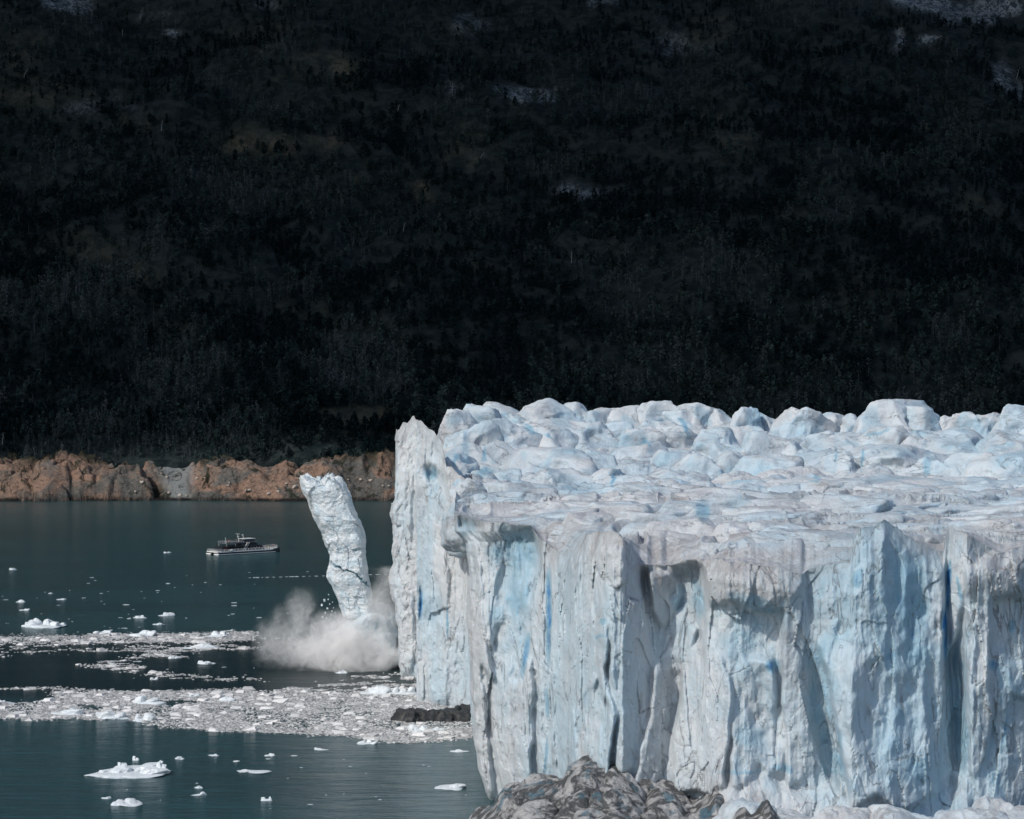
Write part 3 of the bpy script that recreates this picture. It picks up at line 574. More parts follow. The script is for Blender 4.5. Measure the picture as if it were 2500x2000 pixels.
# ------------------------------------------------------------------ faceted lumps (seracs, floes, rubble)
def lump(center, size, rz=0.0, sub=4, seed=0, nplanes=13, power=16, rough=0.07, upright=0.0, tilt=0.0, nscale=2.2, scoops=0, crest=False):
    r = np.random.default_rng(seed); v, f = ICO[sub]
    n = r.normal(size=(nplanes, 3)); n[:, 2] *= (1 - upright); n /= np.linalg.norm(n, axis=1, keepdims=True)
    n = np.concatenate([n, [[0, 0, 1], [0, 0, -1]]]); dd = np.concatenate([r.uniform(0.62, 1.0, nplanes), [r.uniform(.7, .95) + 0.06 * crest, 1.0]])
    if crest: n[:nplanes, 2] = np.abs(n[:nplanes, 2]) * 0.7 + 0.1; n[:nplanes, 1] *= 1.2; n[:nplanes] /= np.linalg.norm(n[:nplanes], axis=1, keepdims=True)
    t = np.clip(v @ n.T, 0, None) / dd[None, :]
    rad = (t ** power).sum(1) ** (-1.0 / power); rad = np.minimum(rad, 1.35)
    for _ in range(scoops):
        c_ = r.normal(size=3); c_[2] = abs(c_[2]) * 0.6; c_[1] -= 0.6; c_ /= np.linalg.norm(c_)
        ww_ = r.uniform(0.06, 0.2); rad = rad * (1 - r.uniform(0.10, 0.24) * np.clip(1 - (1 - v @ c_) / ww_, 0, 1) ** 0.6)
    o = v * rad[:, None]
    o = o * (1 + rough * 2 * fbm(o * nscale + seed * 1.7, 4, 3) + rough * 1.2 * ridged(o * nscale * 1.6 + seed, 4, 9))[:, None]
    o = o * np.array(size) * 0.5
    if tilt: 
        c, s = math.cos(tilt), math.sin(tilt); o = o @ np.array([[c, 0, s], [0, 1, 0], [-s, 0, c]]).T
    c, s = math.cos(rz), math.sin(rz); o = o @ np.array([[c, -s, 0], [s, c, 0], [0, 0, 1]]).T
    return o + np.array(center), f
def join(parts):
    V = []; Fs = []; o = 0
    for v, f in parts: V.append(v); Fs.append(f + o); o += len(v)
    return np.concatenate(V), np.concatenate(Fs)

SIL = np.array([(925, 930), (935, 915), (940, 895), (960, 860), (990, 852), (1050, 848), (1100, 846), (1130, 838), (1180, 841), (1230, 857), (1270, 858), (1330, 853), (1390, 843), (1450, 847), (1500, 853), (1540, 860), (1570, 856), (1610, 868), (1670, 870), (1690, 856), (1720, 864), (1790, 872), (1830, 866), (1860, 841), (1900, 843), (1940, 856), (1985, 875), (2020, 866), (2060, 870), (2110, 861), (2156, 850), (2400, 850)]) * D
# (survey x centre, survey y of the top, width, depth Y)
SER = [(966, 860, 62, 790), (1010, 850, 90, 850), (1075, 846, 90, 900), (1140, 838, 100, 910), (1205, 846, 90, 930), (1262, 858, 70, 930), (1325, 853, 80, 930), (1392, 843, 84, 930), (1455, 847, 84, 930), (1520, 856, 70, 930), (1566, 856, 46, 920), (1612, 868, 60, 930), (1690, 856, 60, 900), (1745, 868, 70, 930),
       (1805, 870, 60, 930), (1872, 840, 90, 880), (1930, 853, 70, 880), (1990, 874, 60, 920), (2030, 866, 70, 910), (2080, 868, 60, 900), (2145, 850, 90, 870), (2230, 850, 110, 880), (2320, 856, 100, 880),
       (975, 930, 80, 745), (972, 968, 70, 700), (985, 1008, 60, 645), (985, 885, 60, 770), (1060, 880, 80, 820), (1130, 885, 80, 830), (1225, 880, 90, 840), (1300, 885, 70, 850), (1370, 895, 70, 840), (1440, 885, 80, 850), (1510, 900, 90, 820), (1590, 895, 70, 840), (1650, 905, 90, 810), (1730, 905, 80, 830), (1800, 910, 90, 820), (1870, 895, 100, 820), (1950, 905, 90, 810), (2030, 900, 100, 810), (2120, 905, 110, 790), (2220, 900, 120, 800), (2330, 905, 120, 790),
       (960, 950, 60, 730), (1035, 925, 90, 750), (1100, 935, 70, 760), (1170, 940, 110, 730), (1245, 945, 90, 735), (1320, 930, 90, 760), (1395, 945, 80, 740), (1465, 950, 90, 730), (1550, 950, 100, 730), (1630, 955, 90, 720), (1690, 945, 90, 740), (1765, 950, 60, 730), (1805, 945, 60, 735), (1880, 935, 120, 740), (1965, 955, 80, 720), (2050, 950, 110, 720), (2150, 945, 130, 710), (2270, 950, 130, 710),
       (940, 985, 50, 672), (1010, 990, 60, 680), (1060, 985, 60, 690), (1120, 1010, 80, 640), (1180, 985, 110, 680), (1260, 985, 70, 680), (1330, 1000, 90, 660), (1230, 1025, 90, 630), (1400, 1005, 90, 655), (1470, 1000, 90, 660), (1560, 1010, 90, 650), (1640, 1000, 90, 660), (1740, 1005, 110, 640), (1830, 1000, 230, 610), (1950, 1015, 110, 640), (2060, 1005, 110, 640), (2160, 1000, 130, 640), (2290, 1005, 130, 640),
       (1085, 1045, 60, 590), (1160, 1050, 70, 580), (1300, 1050, 80, 590), (1500, 1040, 110, 590), (1560, 1030, 70, 600), (1400, 1060, 80, 570), (1030, 1020, 60, 610), (980, 1020, 50, 620)]
def seracs():
    global SER
    SER = SER + [(990, 1005, 56, 600), (992, 1038, 60, 560)]
    for i, (cx, ty, wd, Y) in enumerate(SER):
        W = wd * D / F * Y * (1.8 if Y > 870 else 1.85); top = H - (ty * D - HY) / F * Y; X = (cx * D - 1250) / F * Y
        r = np.random.default_rng(100 + i)
        hgt = r.uniform(15, 21) if Y > 640 else 12
        if i == 0: hgt = 34
        dep = W * r.uniform(0.8, 1.2)
        tl = r.uniform(-0.35, 0.35)
        v, f = lump((0, 0, 0), (W, dep, hgt * 1.15), r.uniform(-0.5, 0.5), 5, 500 + i, nplanes=int(r.integers(7, 15)), power=34, rough=0.055, upright=0.0, tilt=tl * 0.7, nscale=1.6, scoops=7, crest=True)
        v = v + np.array([X, Y, 0]); v = v + (fbm(v / 2.4, 4, 55) * 0.5)[:, None] * np.array([0.6, 1, 0.7]); v[:, 2] += top - v[:, 2].max()
        pxx, pyy = proj(v)
        g = v + fbm(v / 6.0, 2, 3)[:, None] * 1.5
        lowz = (top - v[:, 2]) / hgt
        blue = np.clip(np.maximum(blobs(pxx + fbm(v / 4.0, 3, 81) * 10, pyy + fbm(v / 4.0, 3, 82) * 10, BLUE), 0.24 * sst(0.0, 0.55, fbm(v / 7.0, 3, 12)) + 0.05), 0, 1)
        dirt = np.clip(0.45 * sst(620, 560, v[:, 1]) + 0.30 * sst(-0.1, 0.5, fbm(v * np.array([1, 1, 2.0]) / 6.0, 3, 14)), 0, 1)
        mesh("serac", v, f, M_SERAC, GL, {"blue": blue, "dirt": dirt})
    ex = []; r = np.random.default_rng(88)
    for Y, ty, st in ((930, 855, 75), (840, 890, 90), (740, 945, 105), (650, 1000, 110), (575, 1050, 120), (510, 1100, 130)):
        cx = 2400
        while cx < 3500:
            W = st * D / F * Y * 2.0; top = H - ((ty + r.uniform(-8, 8)) * D - HY) / F * Y
            v, f = lump((0, 0, 0), (W, W, 16), r.uniform(-.5, .5), 4, int(cx + Y), 10, 28, 0.06, 0, 0, 1.6, scoops=5, crest=True)
            v = v + np.array([(cx * D - 1250) / F * Y, Y, 0]); v[:, 2] += top - v[:, 2].max(); ex.append((v, f)); cx += st * r.uniform(.8, 1.1)
    v, f = join(ex); o_ = mesh("serac_field", v, f, M_SERAC, GL, {"blue": np.clip(0.24 * sst(0, .55, fbm(v / 7.0, 3, 12)) + .05, 0, 1), "dirt": np.clip(0.3 * sst(-.1, .5, fbm(v / 6.0, 3, 14)), 0, 1)}); o_["kind"] = "stuff"
    r = np.random.default_rng(77); k = 0
    for Y, x0 in ((463, 1420), (482, 1380), (500, 1240), (518, 1030), (536, 1010), (556, 1010), (574, 1000)):
        cx = x0
        while cx < 2350:
            wd = r.uniform(90, 210); W = wd * D / F * Y * 1.25; X = (cx * D - 1250) / F * Y
            top = float(np.interp(Y, [440, 500, 560, 580], [57.2, 59.6, 61.5, 62.2])) + r.uniform(-0.3, 2.0)
            pw = np.array(PATH, float); need = max(np.interp((cx + e_ * wd * 0.6) * D, pw[15:, 0], pw[15:, 1]) for e_ in (-1, 0, 1))
            if Y - 9 < need or cx - wd * 0.55 < 985: cx += wd * 0.4; continue
            v, f = lump((0, 0, 0), (W, r.uniform(10, 15), 9), r.uniform(-0.35, 0.35), 5, 1500 + k, 9, 26, 0.05, -0.2, r.uniform(-0.14, 0.14), 1.6, scoops=4)
            v = v + np.array([X, Y, 0]); v[:, 2] += top - v[:, 2].max()
            dirt = np.clip(0.30 + 0.6 * fbm(v * np.array([1, 1, 3.0]) / 5.0, 4, 14), 0, 1); pxx, pyy = proj(v)
            mesh("ice_hummock", v, f, M_SERAC, GL, {"blue": np.clip(blobs(pxx, pyy, BLUE) + 0.15 * fbm(v / 6.0, 2, 8), 0, 1), "dirt": dirt}); k += 1
            cx += wd * r.uniform(0.45, 0.75)
seracs()
def rubble():                          # broken ice heaped at the foot of the right-hand cliff
    parts = []
    spots = [(1600, 1672, 90, 436), (1540, 1700, 90, 436), (1665, 1700, 110, 434), (1730, 1690, 90, 432), (1800, 1688, 90, 432), (1880, 1676, 110, 430), (1960, 1690, 110, 430), (2040, 1690, 90, 428), (2085, 1662, 60, 434), (2130, 1700, 100, 426), (2230, 1690, 140, 430), (1760, 1720, 150, 424), (1900, 1722, 170, 420), (2060, 1722, 160, 418), (2340, 1690, 140, 430), (1640, 1725, 120, 424)]
    for i, (cx, ty, wd, Y) in enumerate(spots):
        ty += 12
        W = wd * D / F * Y * 1.3; top = H - (ty * D - HY) / F * Y; X = (cx * D - 1250) / F * Y
        v, f = lump((0, 0, 0), (W * 1.5, W * 1.9, max(top, 4) * 1.8), 0.1 * i, 5, 900 + i, 16, 7, 0.055, 0.0, 0.0, 2.2)
        v = v + np.array([X, Y, 0]); v[:, 2] += top - v[:, 2].max(); v = v + (fbm(v / 0.9, 4, 9) * 0.35)[:, None]
        mesh("ice_rubble", v, f, M_ICE, GL, {"blue": np.clip(0.04 + 0.2 * fbm(v / 5.0, 3, 5), 0, 1), "dirt": np.clip(0.35 + 0.7 * fbm(v / 2.5, 4, 6), 0, 1)})
rubble()
for c_ in GL.children: c_.matrix_parent_inverse = Matrix.Translation(-GL.location)

# ------------------------------------------------------------------ falling column
def column():
    L = np.array([(1003, 634), (1010, 633), (1030, 636), (1055, 650), (1085, 661), (1120, 679), (1150, 690), (1170, 696), (1185, 693), (1215, 691), (1240, 704), (1285, 723), (1310, 730)], float)
    R = np.array([(1003, 712), (1012, 722), (1030, 730), (1045, 736), (1060, 739), (1080, 748), (1095, 756), (1130, 765), (1170, 768), (1220, 775), (1275, 783), (1310, 788)], float)
    Y = 744.0; NR, NC = 420, 300
    t = np.linspace(0, 1, NR)[:, None]; a = np.linspace(0, 2 * math.pi, NC, endpoint=False)[None, :]
    ty = 1006 + (1300 - 1006) * t
    l = np.interp(ty, L[:, 0], L[:, 1]); r = np.interp(ty, R[:, 0], R[:, 1])
    sc = D / F * Y
    cx = ((l + r) / 2 * D - 1250) / F * Y; hw = (r - l) / 2 * sc; Z = H - (ty * D - HY) / F * Y
    ca, sa = np.cos(a + 0 * t), np.sin(a + 0 * t)
    # polygonal section: broad front face, narrow sides
    fac = [(0.0, -1.0, 0.80), (-1, -0.35, 0.97), (1, -0.25, 0.97), (0.75, -0.9, 1.02), (-0.5, -1, 0.98), (0, 1, 0.85), (0.7, 0.7, 1.0), (-0.7, 0.7, 1.0)]
    tt = 0
    for nx, ny, dd in fac:
        m = math.hypot(nx, ny); tt = tt + (np.clip((ca * nx + sa * ny) / m, 0, None) / dd) ** 18
    rad = tt ** (-1 / 18.0)
    q = np.stack([np.broadcast_to(ca * 5, rad.shape).ravel(), np.broadcast_to(sa * 5, rad.shape).ravel(), np.broadcast_to(Z, rad.shape).ravel()], -1)
    arc = (a + 0 * t).ravel() * 5.5; zz = q[:, 2]
    f1, e1, i1 = facet(arc / 3.4, (zz + arc * 0.5) / 7.0, 5); wob = fbm(q / 2.0, 4, 9)
    f2, e2, i2 = facet((arc + wob) / 1.3, (zz + wob) / 2.2, 15)
    dsp = f1 * 0.75 + f2 * 0.10 + fbm(q / 3.0, 5, 3) * 0.75 + ridged(q / 1.2, 4, 5) * 0.13 + fbm(q * np.array([.2, .2, 1]) / 2.0, 3, 77) * 0.35
    x = cx + ca * rad * hw + (ca.ravel() * dsp * 0.75).reshape(rad.shape); yv = Y + sa * rad * hw * 0.95 + (sa.ravel() * dsp).reshape(rad.shape) + 0 * t
    fr = sst(0.1, 0.0, t) * 1.0
    jag = fbm(np.stack([(ca * 3).ravel(), (sa * 3).ravel(), 0 * zz], -1), 4, 21).reshape(rad.shape)
    Zf = Z + fr * jag * 3.0 + fr * (1.2 * np.exp(-((ca + 0.95) / 0.25) ** 2) + 1.4 * np.exp(-((ca - 0.55) / 0.22) ** 2) - 0.8)
    V = np.stack([x, yv, Zf], -1).reshape(-1, 3)
    px, py = proj(V)
    crackd = blobs(px + fbm(V / 1.0, 3, 3) * 5, py + fbm(V / 1.2, 3, 4) * 5, [(716, 1197, 16, 1.7, 28, 1), (738, 1205, 14, 2.2, 22, 1), (762, 1222, 20, 2.0, 40, 1), (700, 1185, 12, 1.0, 35, .7), (752, 1158, 12, 2.6, -14, .6), (690, 1160, 2, 14, 25, .6), (735, 1170, 22, 16, 0, .12), (706, 1150, 2, 20, -30, .3)])
    V[:, 1] += crackd * 1.1 * (sa.ravel() < 0.3)
    blue = np.clip(crackd * 0.8 + 0.15 * sst(0.0, 0.5, fbm(V / 4.0, 3, 8)), 0, 1)  # cracks, plus a slight blue-grey patch painted on as shading
    fs = []
    i = np.arange(NR - 1)[:, None] * NC; j = np.arange(NC)[None, :]; j2 = (j + 1) % NC
    F4 = np.stack([i + j, i + NC + j, i + NC + j2, i + j2], -1).reshape(-1, 4)
    # broken top: rings closing inwards
    top = V[:NC]; c = top.mean(0) - np.array([0, 0, 0.8]); rings = []; nk = 14
    for kk in range(1, nk + 1):
        w_ = kk / nk; rg = top * (1 - w_) + c * w_; rg = rg + (fbm(rg / 1.4, 4, 5) * 1.0 * (1 - abs(2 * w_ - 1)))[:, None] * np.array([0, 0, 1]); rings.append(rg)
    V2 = np.concatenate([V] + rings); fs = [F4]; prev = 0
    for kk in range(nk):
        o = NR * NC + kk * NC; jj = np.arange(NC); j2 = (jj + 1) % NC
        fs.append(np.stack([o + jj, prev + jj, prev + j2, o + j2], -1)); prev = o
    blue = np.concatenate([blue, np.full(nk * NC, 0.1)])
    o = mesh("ice_column", V2 - np.array([cx.mean(), Y, 20]), np.concatenate(fs), M_COLUMN, None, {"blue": blue})
    o.location = (cx.mean(), Y, 20)
    tag(o, "tall leaning pillar of pale ice breaking off the glacier front and toppling into the lake", "ice pillar")
    # block under it, half hidden by the splash
    p = []
    for k, (bx, by, bw, bh, dy, sd) in enumerate([(772, 1286, 96, 130, 0, 4), (812, 1268, 56, 150, 5, 9), (742, 1330, 60, 90, -2, 6), (800, 1330, 86, 90, -3, 7)]):
        Yb = Y + dy; W = bw * sc; top = H - (by * D - HY) / F * Yb
        v, f = lump((0, 0, 0), (W, W, (bh * sc)), 0.4 * k, 5, sd, 10, 22, 0.06, 0.3, 0.1, 2.0)
        v = v + np.array([(bx * D - 1250) / F * Yb, Yb, 0]); v[:, 2] += top - v[:, 2].max(); p.append((v, f))
    v, f = join(p); px, py = proj(v)
    bl = np.clip(blobs(px, py, [(793, 1325, 6, 26, 0, .5), (770, 1290, 30, 2, -8, .7)]) + 0.2 + 0.2 * fbm(v / 3.0, 3, 4), 0, 1)
    o = mesh("ice_block", v - np.array([-58, Y, 0]), f, M_COLUMN, None, {"blue": bl}); o.location = (-58, Y, 0)
    tag(o, "pale blue ice block under the leaning pillar, half hidden by the splash against the cliff", "ice block")
column()

# fragments flying beside the column
FR = [(683, 1264, 4), (678, 1274, 3), (689, 1281, 2.4), (699, 1287, 2), (685, 1290, 2.2), (679, 1300, 2.6), (691, 1262, 1.8), (694, 1272, 1.6), (702, 1280, 1.4), (697, 1294, 1.6), (688, 1301, 1.4), (706, 1290, 1.6), (700, 1268, 1.2), (693, 1306, 1.4), (692, 1252, 1.6)]
for i, (x_, y_, s_) in enumerate(FR):
    Y_ = 738 + (i % 4); m_ = s_ * D / F * Y_ * 1.3
    v, f = lump((0, 0, 0), (m_, m_, m_ * 1.4), i, 2, 40 + i, 8, 10, 0.1)
    o = mesh("ice_fragment", v, f, M_FLOE, None, {"blue": np.zeros(len(v))}, smooth=False); o.location = tuple(P(x_ * D, y_ * D, Y_))
    tag(o, "largest white ice shard in mid-air just left of the leaning pillar" if i == 0 else "tiny white ice shard flying in the air left of the leaning pillar", "ice shard", "ice shards thrown up beside the leaning pillar")

# ------------------------------------------------------------------ splash
def splash():
    Y = 738.0
    a = P(500 * D, 1405 * D, Y); b = P(850 * D, 1195 * D, Y)
    x0, x1 = a[0], b[0]; z1 = b[2]; y0, y1 = 712.0, 764.0
    v = [(x, y, z) for z in (0.05, z1) for y in (y0, y1) for x in (x0, x1)]
    f = [(0, 2, 3, 1), (4, 5, 7, 6), (0, 1, 5, 4), (2, 6, 7, 3), (0, 4, 6, 2), (1, 3, 7, 5)]
    s = NT("splash_spray"); s.t.nodes.remove(s.b)
    pos = s.n("ShaderNodeNewGeometry").outputs["Position"]
    wn = s.n("ShaderNodeTexNoise", i_Vector=pos); wn.inputs["Scale"].default_value = 0.12; wn.inputs["Detail"].default_value = 5; wn.inputs["Roughness"].default_value = 0.6
    off = s.n("ShaderNodeVectorMath", operation='SUBTRACT', i_0=wn.outputs["Color"]); off.inputs[1].default_value = (0.5, 0.5, 0.5)
    sc = s.n("ShaderNodeVectorMath", operation='SCALE', i_0=off.outputs[0]); sc.inputs[3].default_value = 13.0
    wp = s.n("ShaderNodeVectorMath", operation='ADD', i_0=pos, i_1=sc.outputs[0]).outputs[0]
    tot = None
    # (survey x, survey y, rx m, rz m, density)
    for (bx, by, rx, rz, dn) in [(600, 1362, 9, 7, .07), (575, 1345, 7, 6, .035), (650, 1372, 11, 6, .12), (632, 1322, 5, 12, .045), (622, 1285, 3.5, 8, .025), (590, 1325, 3, 8, .03), (700, 1376, 12, 7, .5), (745, 1372, 12, 10, .75), (795, 1384, 9, 5, .45), (700, 1345, 9, 9, .13), (800, 1300, 5, 16, .07), (812, 1250, 4, 16, .035), (806, 1330, 6, 12, .04), (750, 1340, 8, 8, .16)]:
        c = P(bx * D, by * D, Y)
        d = s.n("ShaderNodeVectorMath", operation='SUBTRACT', i_0=wp); d.inputs[1].default_value = tuple(c)
        m = s.n("ShaderNodeVectorMath", operation='MULTIPLY', i_0=d.outputs[0]); m.inputs[1].default_value = (1 / rx, 1 / 13.0, 1 / rz)
        ln = s.n("ShaderNodeVectorMath", operation='LENGTH', i_0=m.outputs[0]).outputs["Value"]
        e = s.math('MULTIPLY', s.ramp(ln, 0.25, 1.15, 1, 0), dn)
        tot = e if tot is None else s.math('MAXIMUM', tot, e)
    n = s.n("ShaderNodeTexNoise", i_Vector=wp); n.inputs["Scale"].default_value = 0.5; n.inputs["Detail"].default_value = 6; n.inputs["Roughness"].default_value = 0.65
    den = s.math('MULTIPLY', tot, s.ramp(n.outputs[0], 0.38, 0.62, 0.08, 1.8))
    vol = s.n("ShaderNodeVolumePrincipled"); s.set(vol.inputs["Density"], s.math('MULTIPLY', den, 0.9)); vol.inputs["Color"].default_value = (1.0, 0.995, 0.99, 1); vol.inputs["Anisotropy"].default_value = -0.35
    s.t.links.new(vol.outputs[0], s.out.inputs["Volume"])
    o = mesh("splash", v, f, s.m, smooth=False)
    tag(o, "plume of white spray bursting from the water at the foot of the leaning pillar", "splash", kind='stuff')
splash()

# ------------------------------------------------------------------ dirty ice in the foreground
def dirty(name, outline, Y, depth, label, seed, zbase=-2):
    o_ = np.array(outline, float) * D
    xs = np.linspace(o_[0, 0], o_[-1, 0], 460); top = np.interp(xs, o_[:, 0], o_[:, 1])
    # heightfield in plan, crest line at Y; slopes to the front and back
    ny = 300; ys = np.linspace(Y - depth, Y + depth * 0.5, ny)
    gx, gy = np.meshgrid((xs - 1250) / F * Y, ys)
    crest = np.broadcast_to(H - (top - HY) / F * Y, gx.shape)
    p = np.stack([gx.ravel(), gy.ravel(), 0 * gx.ravel()], -1)
    k = np.where(gy < Y, (Y - gy) / depth, (gy - Y) / (depth * 0.5))
    base = zbase + (crest - zbase) * np.clip(1 - k ** 1.7, 0, 1) ** 0.8
    wx = p[:, 0] + fbm(p / 5.0, 3, seed) * 3; wy = p[:, 1] + fbm(p / 5.0, 3, seed + 4) * 3
    f1, e1, i1 = facet(wx / 8.0, wy / 6.5, seed); f2, e2, _ = facet(wx / 3.6, wy / 3.2, seed + 5)
    rel = (np.clip(e1, 0, 1) ** 0.7 * 4.0 - 1.8) + f1 * 0.6 + (np.clip(e2, 0, 1) ** 0.8 * 0.9 - 0.4) + fbm(p / 1.6, 4, seed) * 0.35 + ridged(p / 3.5, 4, seed + 2) * 0.6
    inside = np.clip(np.minimum(xs - xs[0], xs[-1] - xs) / 40.0, 0, 1)[None, :] * np.clip(1 - k, 0, 1) ** 0.5
    z = base + rel.reshape(gx.shape) * (0.35 + 0.65 * np.clip(k * 4, 0, 1)) * inside
    V = np.stack([gx.ravel(), gy.ravel(), z.ravel()], -1)
    dirt = np.clip(0.6 * sst(0.16, 0.0, e1) + 0.5 * sst(0.1, 0, e2) * (i1 > 0) + 0.7 * sst(0.15, 0.45, fbm(p / 4.0, 4, seed + 9)) - 0.5 * sst(9, 14, z.ravel()), 0, 1)
    blue = 0.7 * sst(0.2, 0.45, fbm(p / 3.0, 3, seed + 19)) * sst(0.15, 0.3, e1)
    c = np.array([V[:, 0].mean(), Y, 0])
    o = mesh(name, V - c, grid_faces(ny, len(xs)), M_DIRTY, None, {"dirt": dirt, "blue": blue}); o.location = tuple(c)
    tag(o, label, "dirty ice")
dirty("dirty_ice_mound", [(975, 1745), (1000, 1716), (1040, 1698), (1058, 1675), (1090, 1650), (1140, 1644), (1185, 1640), (1200, 1618), (1240, 1598), (1262, 1604), (1285, 1592), (1310, 1612), (1345, 1628), (1385, 1636), (1410, 1640), (1440, 1662), (1452, 1672), (1478, 1662), (1490, 1640), (1515, 1648), (1535, 1668), (1545, 1700), (1560, 1745)], 462, 46, "large mound of grey ice streaked with black dirt below the corner of the cliff", 2)
dirty("dirty_ice_heap", [(1535, 1750), (1550, 1714), (1566, 1702), (1578, 1712), (1592, 1708), (1605, 1692), (1616, 1690), (1628, 1706), (1640, 1722), (1655, 1750)], 404, 20, "small heap of dirty grey ice lumps right of the large streaked mound", 6)

def black_berg():
    p = []
    for (cx, ty, wd, dy, hh) in [(866, 1490, 46, 0, 9), (900, 1491, 60, 1, 9), (940, 1494, 60, 3, 8), (935, 1498, 50, 0, 7), (965, 1482, 50, 5, 10), (992, 1481, 50, 6, 9), (985, 1492, 60, 2, 8)]:
        Y = 628 + dy; sc = D / F * Y; top = H - (ty * D - HY) / F * Y
        v, f = lump((0, 0, 0), (wd * sc * 1.2, 7, hh), 0.1, 5, int(cx), 9, 20, 0.10, 0, 0.06, 2.4)
        v = v + np.array([(cx * D - 1250) / F * Y, Y, 0]); v[:, 2] += top - v[:, 2].max(); p.append((v, f))
    v, f = join(p); n = fbm(v * np.array([1, 1, .4]) / 0.7, 3, 5)
    c = np.array([-36, 628, 0]); o = mesh("dark_iceberg", v - c, f, M_BLACK, None, {"dirt": np.clip(0.8 - 1.6 * n * (v[:, 2] < 2.2), 0, 1), "blue": np.zeros(len(v))}); o.location = tuple(c)
    tag(o, "low black rock-laden iceberg lying in the brash ice against the cliff foot", "iceberg")
black_berg()

# ------------------------------------------------------------------ floes
def floe(px, py, wpx, hpx, seed, label, group=None, peaks=None, name="ice_floe", cat="ice floe", sub=4):
    Y = Yw(py); sc = Y / F; W = wpx * sc; Hh = hpx * sc * 0.85; r = np.random.default_rng(seed); parts = []
    dep = max(W * 0.75, 1.0)
    parts.append(lump((0, 0, -0.1 * Hh), (W, dep, Hh * 0.9), 0, sub, seed, 12, 14, 0.06, 0, 0, 3))
    if peaks is None: peaks = [(r.uniform(-0.32, 0.32), r.uniform(0.25, 0.5), r.uniform(0.7, 1.0)) for _ in range(3 if wpx > 30 else 2)]
    for k, (dx, ww, hh) in enumerate(peaks):
        v, f = lump((0, 0, 0), (W * ww, dep * ww * 1.1, Hh * hh * 1.7), r.uniform(0, 3), sub, seed * 7 + k, 9, 18, 0.07, 0, r.uniform(-0.4, 0.4), 2.5)
        v = v + np.array([dx * W, r.uniform(-0.2, 0.2) * dep, 0]); v[:, 2] += Hh * hh - v[:, 2].max(); parts.append((v, f))
    v, f = join(parts); v[:, 2] = np.where(v[:, 2] < -0.4, -0.4, v[:, 2])
    o = mesh(name, v, f, M_FLOE, None, {"blue": np.clip(0.35 * sst(0.25 * Hh, 0.0, v[:, 2]) + 0.1 * fbm(v / 2.0, 2, 3), 0, 1)}); o.location = ((px - 1250) / F * Y, Y, 0)
    tag(o, label, cat, group)
    return o
FL = [(110, 1530, 108, 24, "long white iceberg at the left edge above the upper ice band", None), (344, 1509, 36, 8, "flat white floe above the upper ice band, left of a taller twin", None), (408, 1503, 34, 9, "small wedge-shaped floe alone on open water above the upper ice band", None), (383, 1525, 32, 6, "thin floe just above the peaked iceberg of the upper band", None),
      (254, 1546, 52, 11, "low white floe rising from the upper ice band, left of the peaked one", None), (357, 1552, 62, 22, "peaked white iceberg standing in the upper ice band", None), (530, 1554, 66, 17, "rounded white iceberg in the upper ice band nearest the splash", None), (501, 1582, 84, 15, "flat-topped floe drifting just below the upper ice band", None), (501, 1621, 40, 10, "small domed floe alone on the dark calm water", None),
      (429, 1607, 40, 8, "small floe in the thin curved streak of ice on calm water", None), (377, 1659, 24, 6, "tiny floe at the lower end of the curved ice streak", None), (835, 1643, 34, 8, "little white floe just in front of the splash", None), (362, 1717, 78, 23, "peaked white iceberg on the far edge of the wide ice field", None),
      (553, 1711, 56, 13, "low floe on the far edge of the ice field right of the peaked one", None), (470, 1700, 36, 9, "small low floe between two larger ones on the ice field's far edge", None), (168, 1743, 86, 18, "long low floe in the lower left ice field", None), (278, 1753, 92, 24, "broad jagged floe in the ice field beside a tilted blue-edged slab", None), (352, 1760, 56, 24, "tilted slab with blue shaded edge at the near rim of the ice field", None),
      (12, 1716, 46, 11, "low floe cut by the left edge of the picture", None), (925, 1694, 84, 24, "white peaked floe in the brash close to the cliff", None), (985, 1693, 66, 20, "rounded white floe touching the foot of the cliff", None), (1017, 1784, 56, 18, "white lump of ice in front of the dark iceberg", None), (1070, 1782, 40, 9, "flat pale floe in front of the dark iceberg's right end", None),
      (899, 1815, 48, 11, "low floe on the near rim of the brash ice", None), (330, 1856, 22, 12, "small pointed floe just behind the largest floe in the foreground water", None), (440, 1853, 26, 8, "small lumpy floe in open foreground water right of the largest floe", None), (523, 1845, 28, 6, "flat little floe in open foreground water", None), (661, 1845, 30, 8, "low two-lump floe in the foreground water", None),
      (780, 1830, 38, 5, "thin floe near the brash rim in the foreground water", None), (315, 1962, 86, 14, "long flat floe near the bottom edge on the left", None), (258, 1949, 26, 6, "thin floe touching the long flat floe near the bottom", None), (488, 1941, 36, 9, "small lumpy floe near the bottom centre-left", None), (483, 1924, 20, 9, "tiny pair of ice lumps above the lumpy floe near the bottom", None), (650, 1954, 30, 11, "upright little floe with bluish base near the bottom", None),
      (1101, 1924, 88, 11, "long thin pale floe in the cliff's reflection", None), (1116, 1835, 44, 7, "faint flat floe in the cliff's reflection below the brash", None), (614, 1884, 76, 5, "stretched thin string of ice in open foreground water", None), (64, 1490, 26, 5, "thin floe above the long iceberg at the left", None), (52, 1470, 30, 9, "small white floe with a dark line at the far left", None), (148, 1464, 28, 4, "flat thin floe on open water at the left", None), (406, 1350, 20, 5, "single little floe left of the tour boat", None),
      (32, 1391, 18, 6, "far little floe at the left edge of the open lake", None)]
PK = {0: [(-0.3, .3, .75), (-0.18, .14, 1.0), (0.0, .3, .8), (0.08, .1, .95), (0.25, .3, .7), (-0.38, .15, .6), (0.38, .15, .4)], 11: None}
for i, (a, b, c, d, lab, g) in enumerate(FL): floe(a, b, c, d, 11 + i, lab, g, PK.get(i))
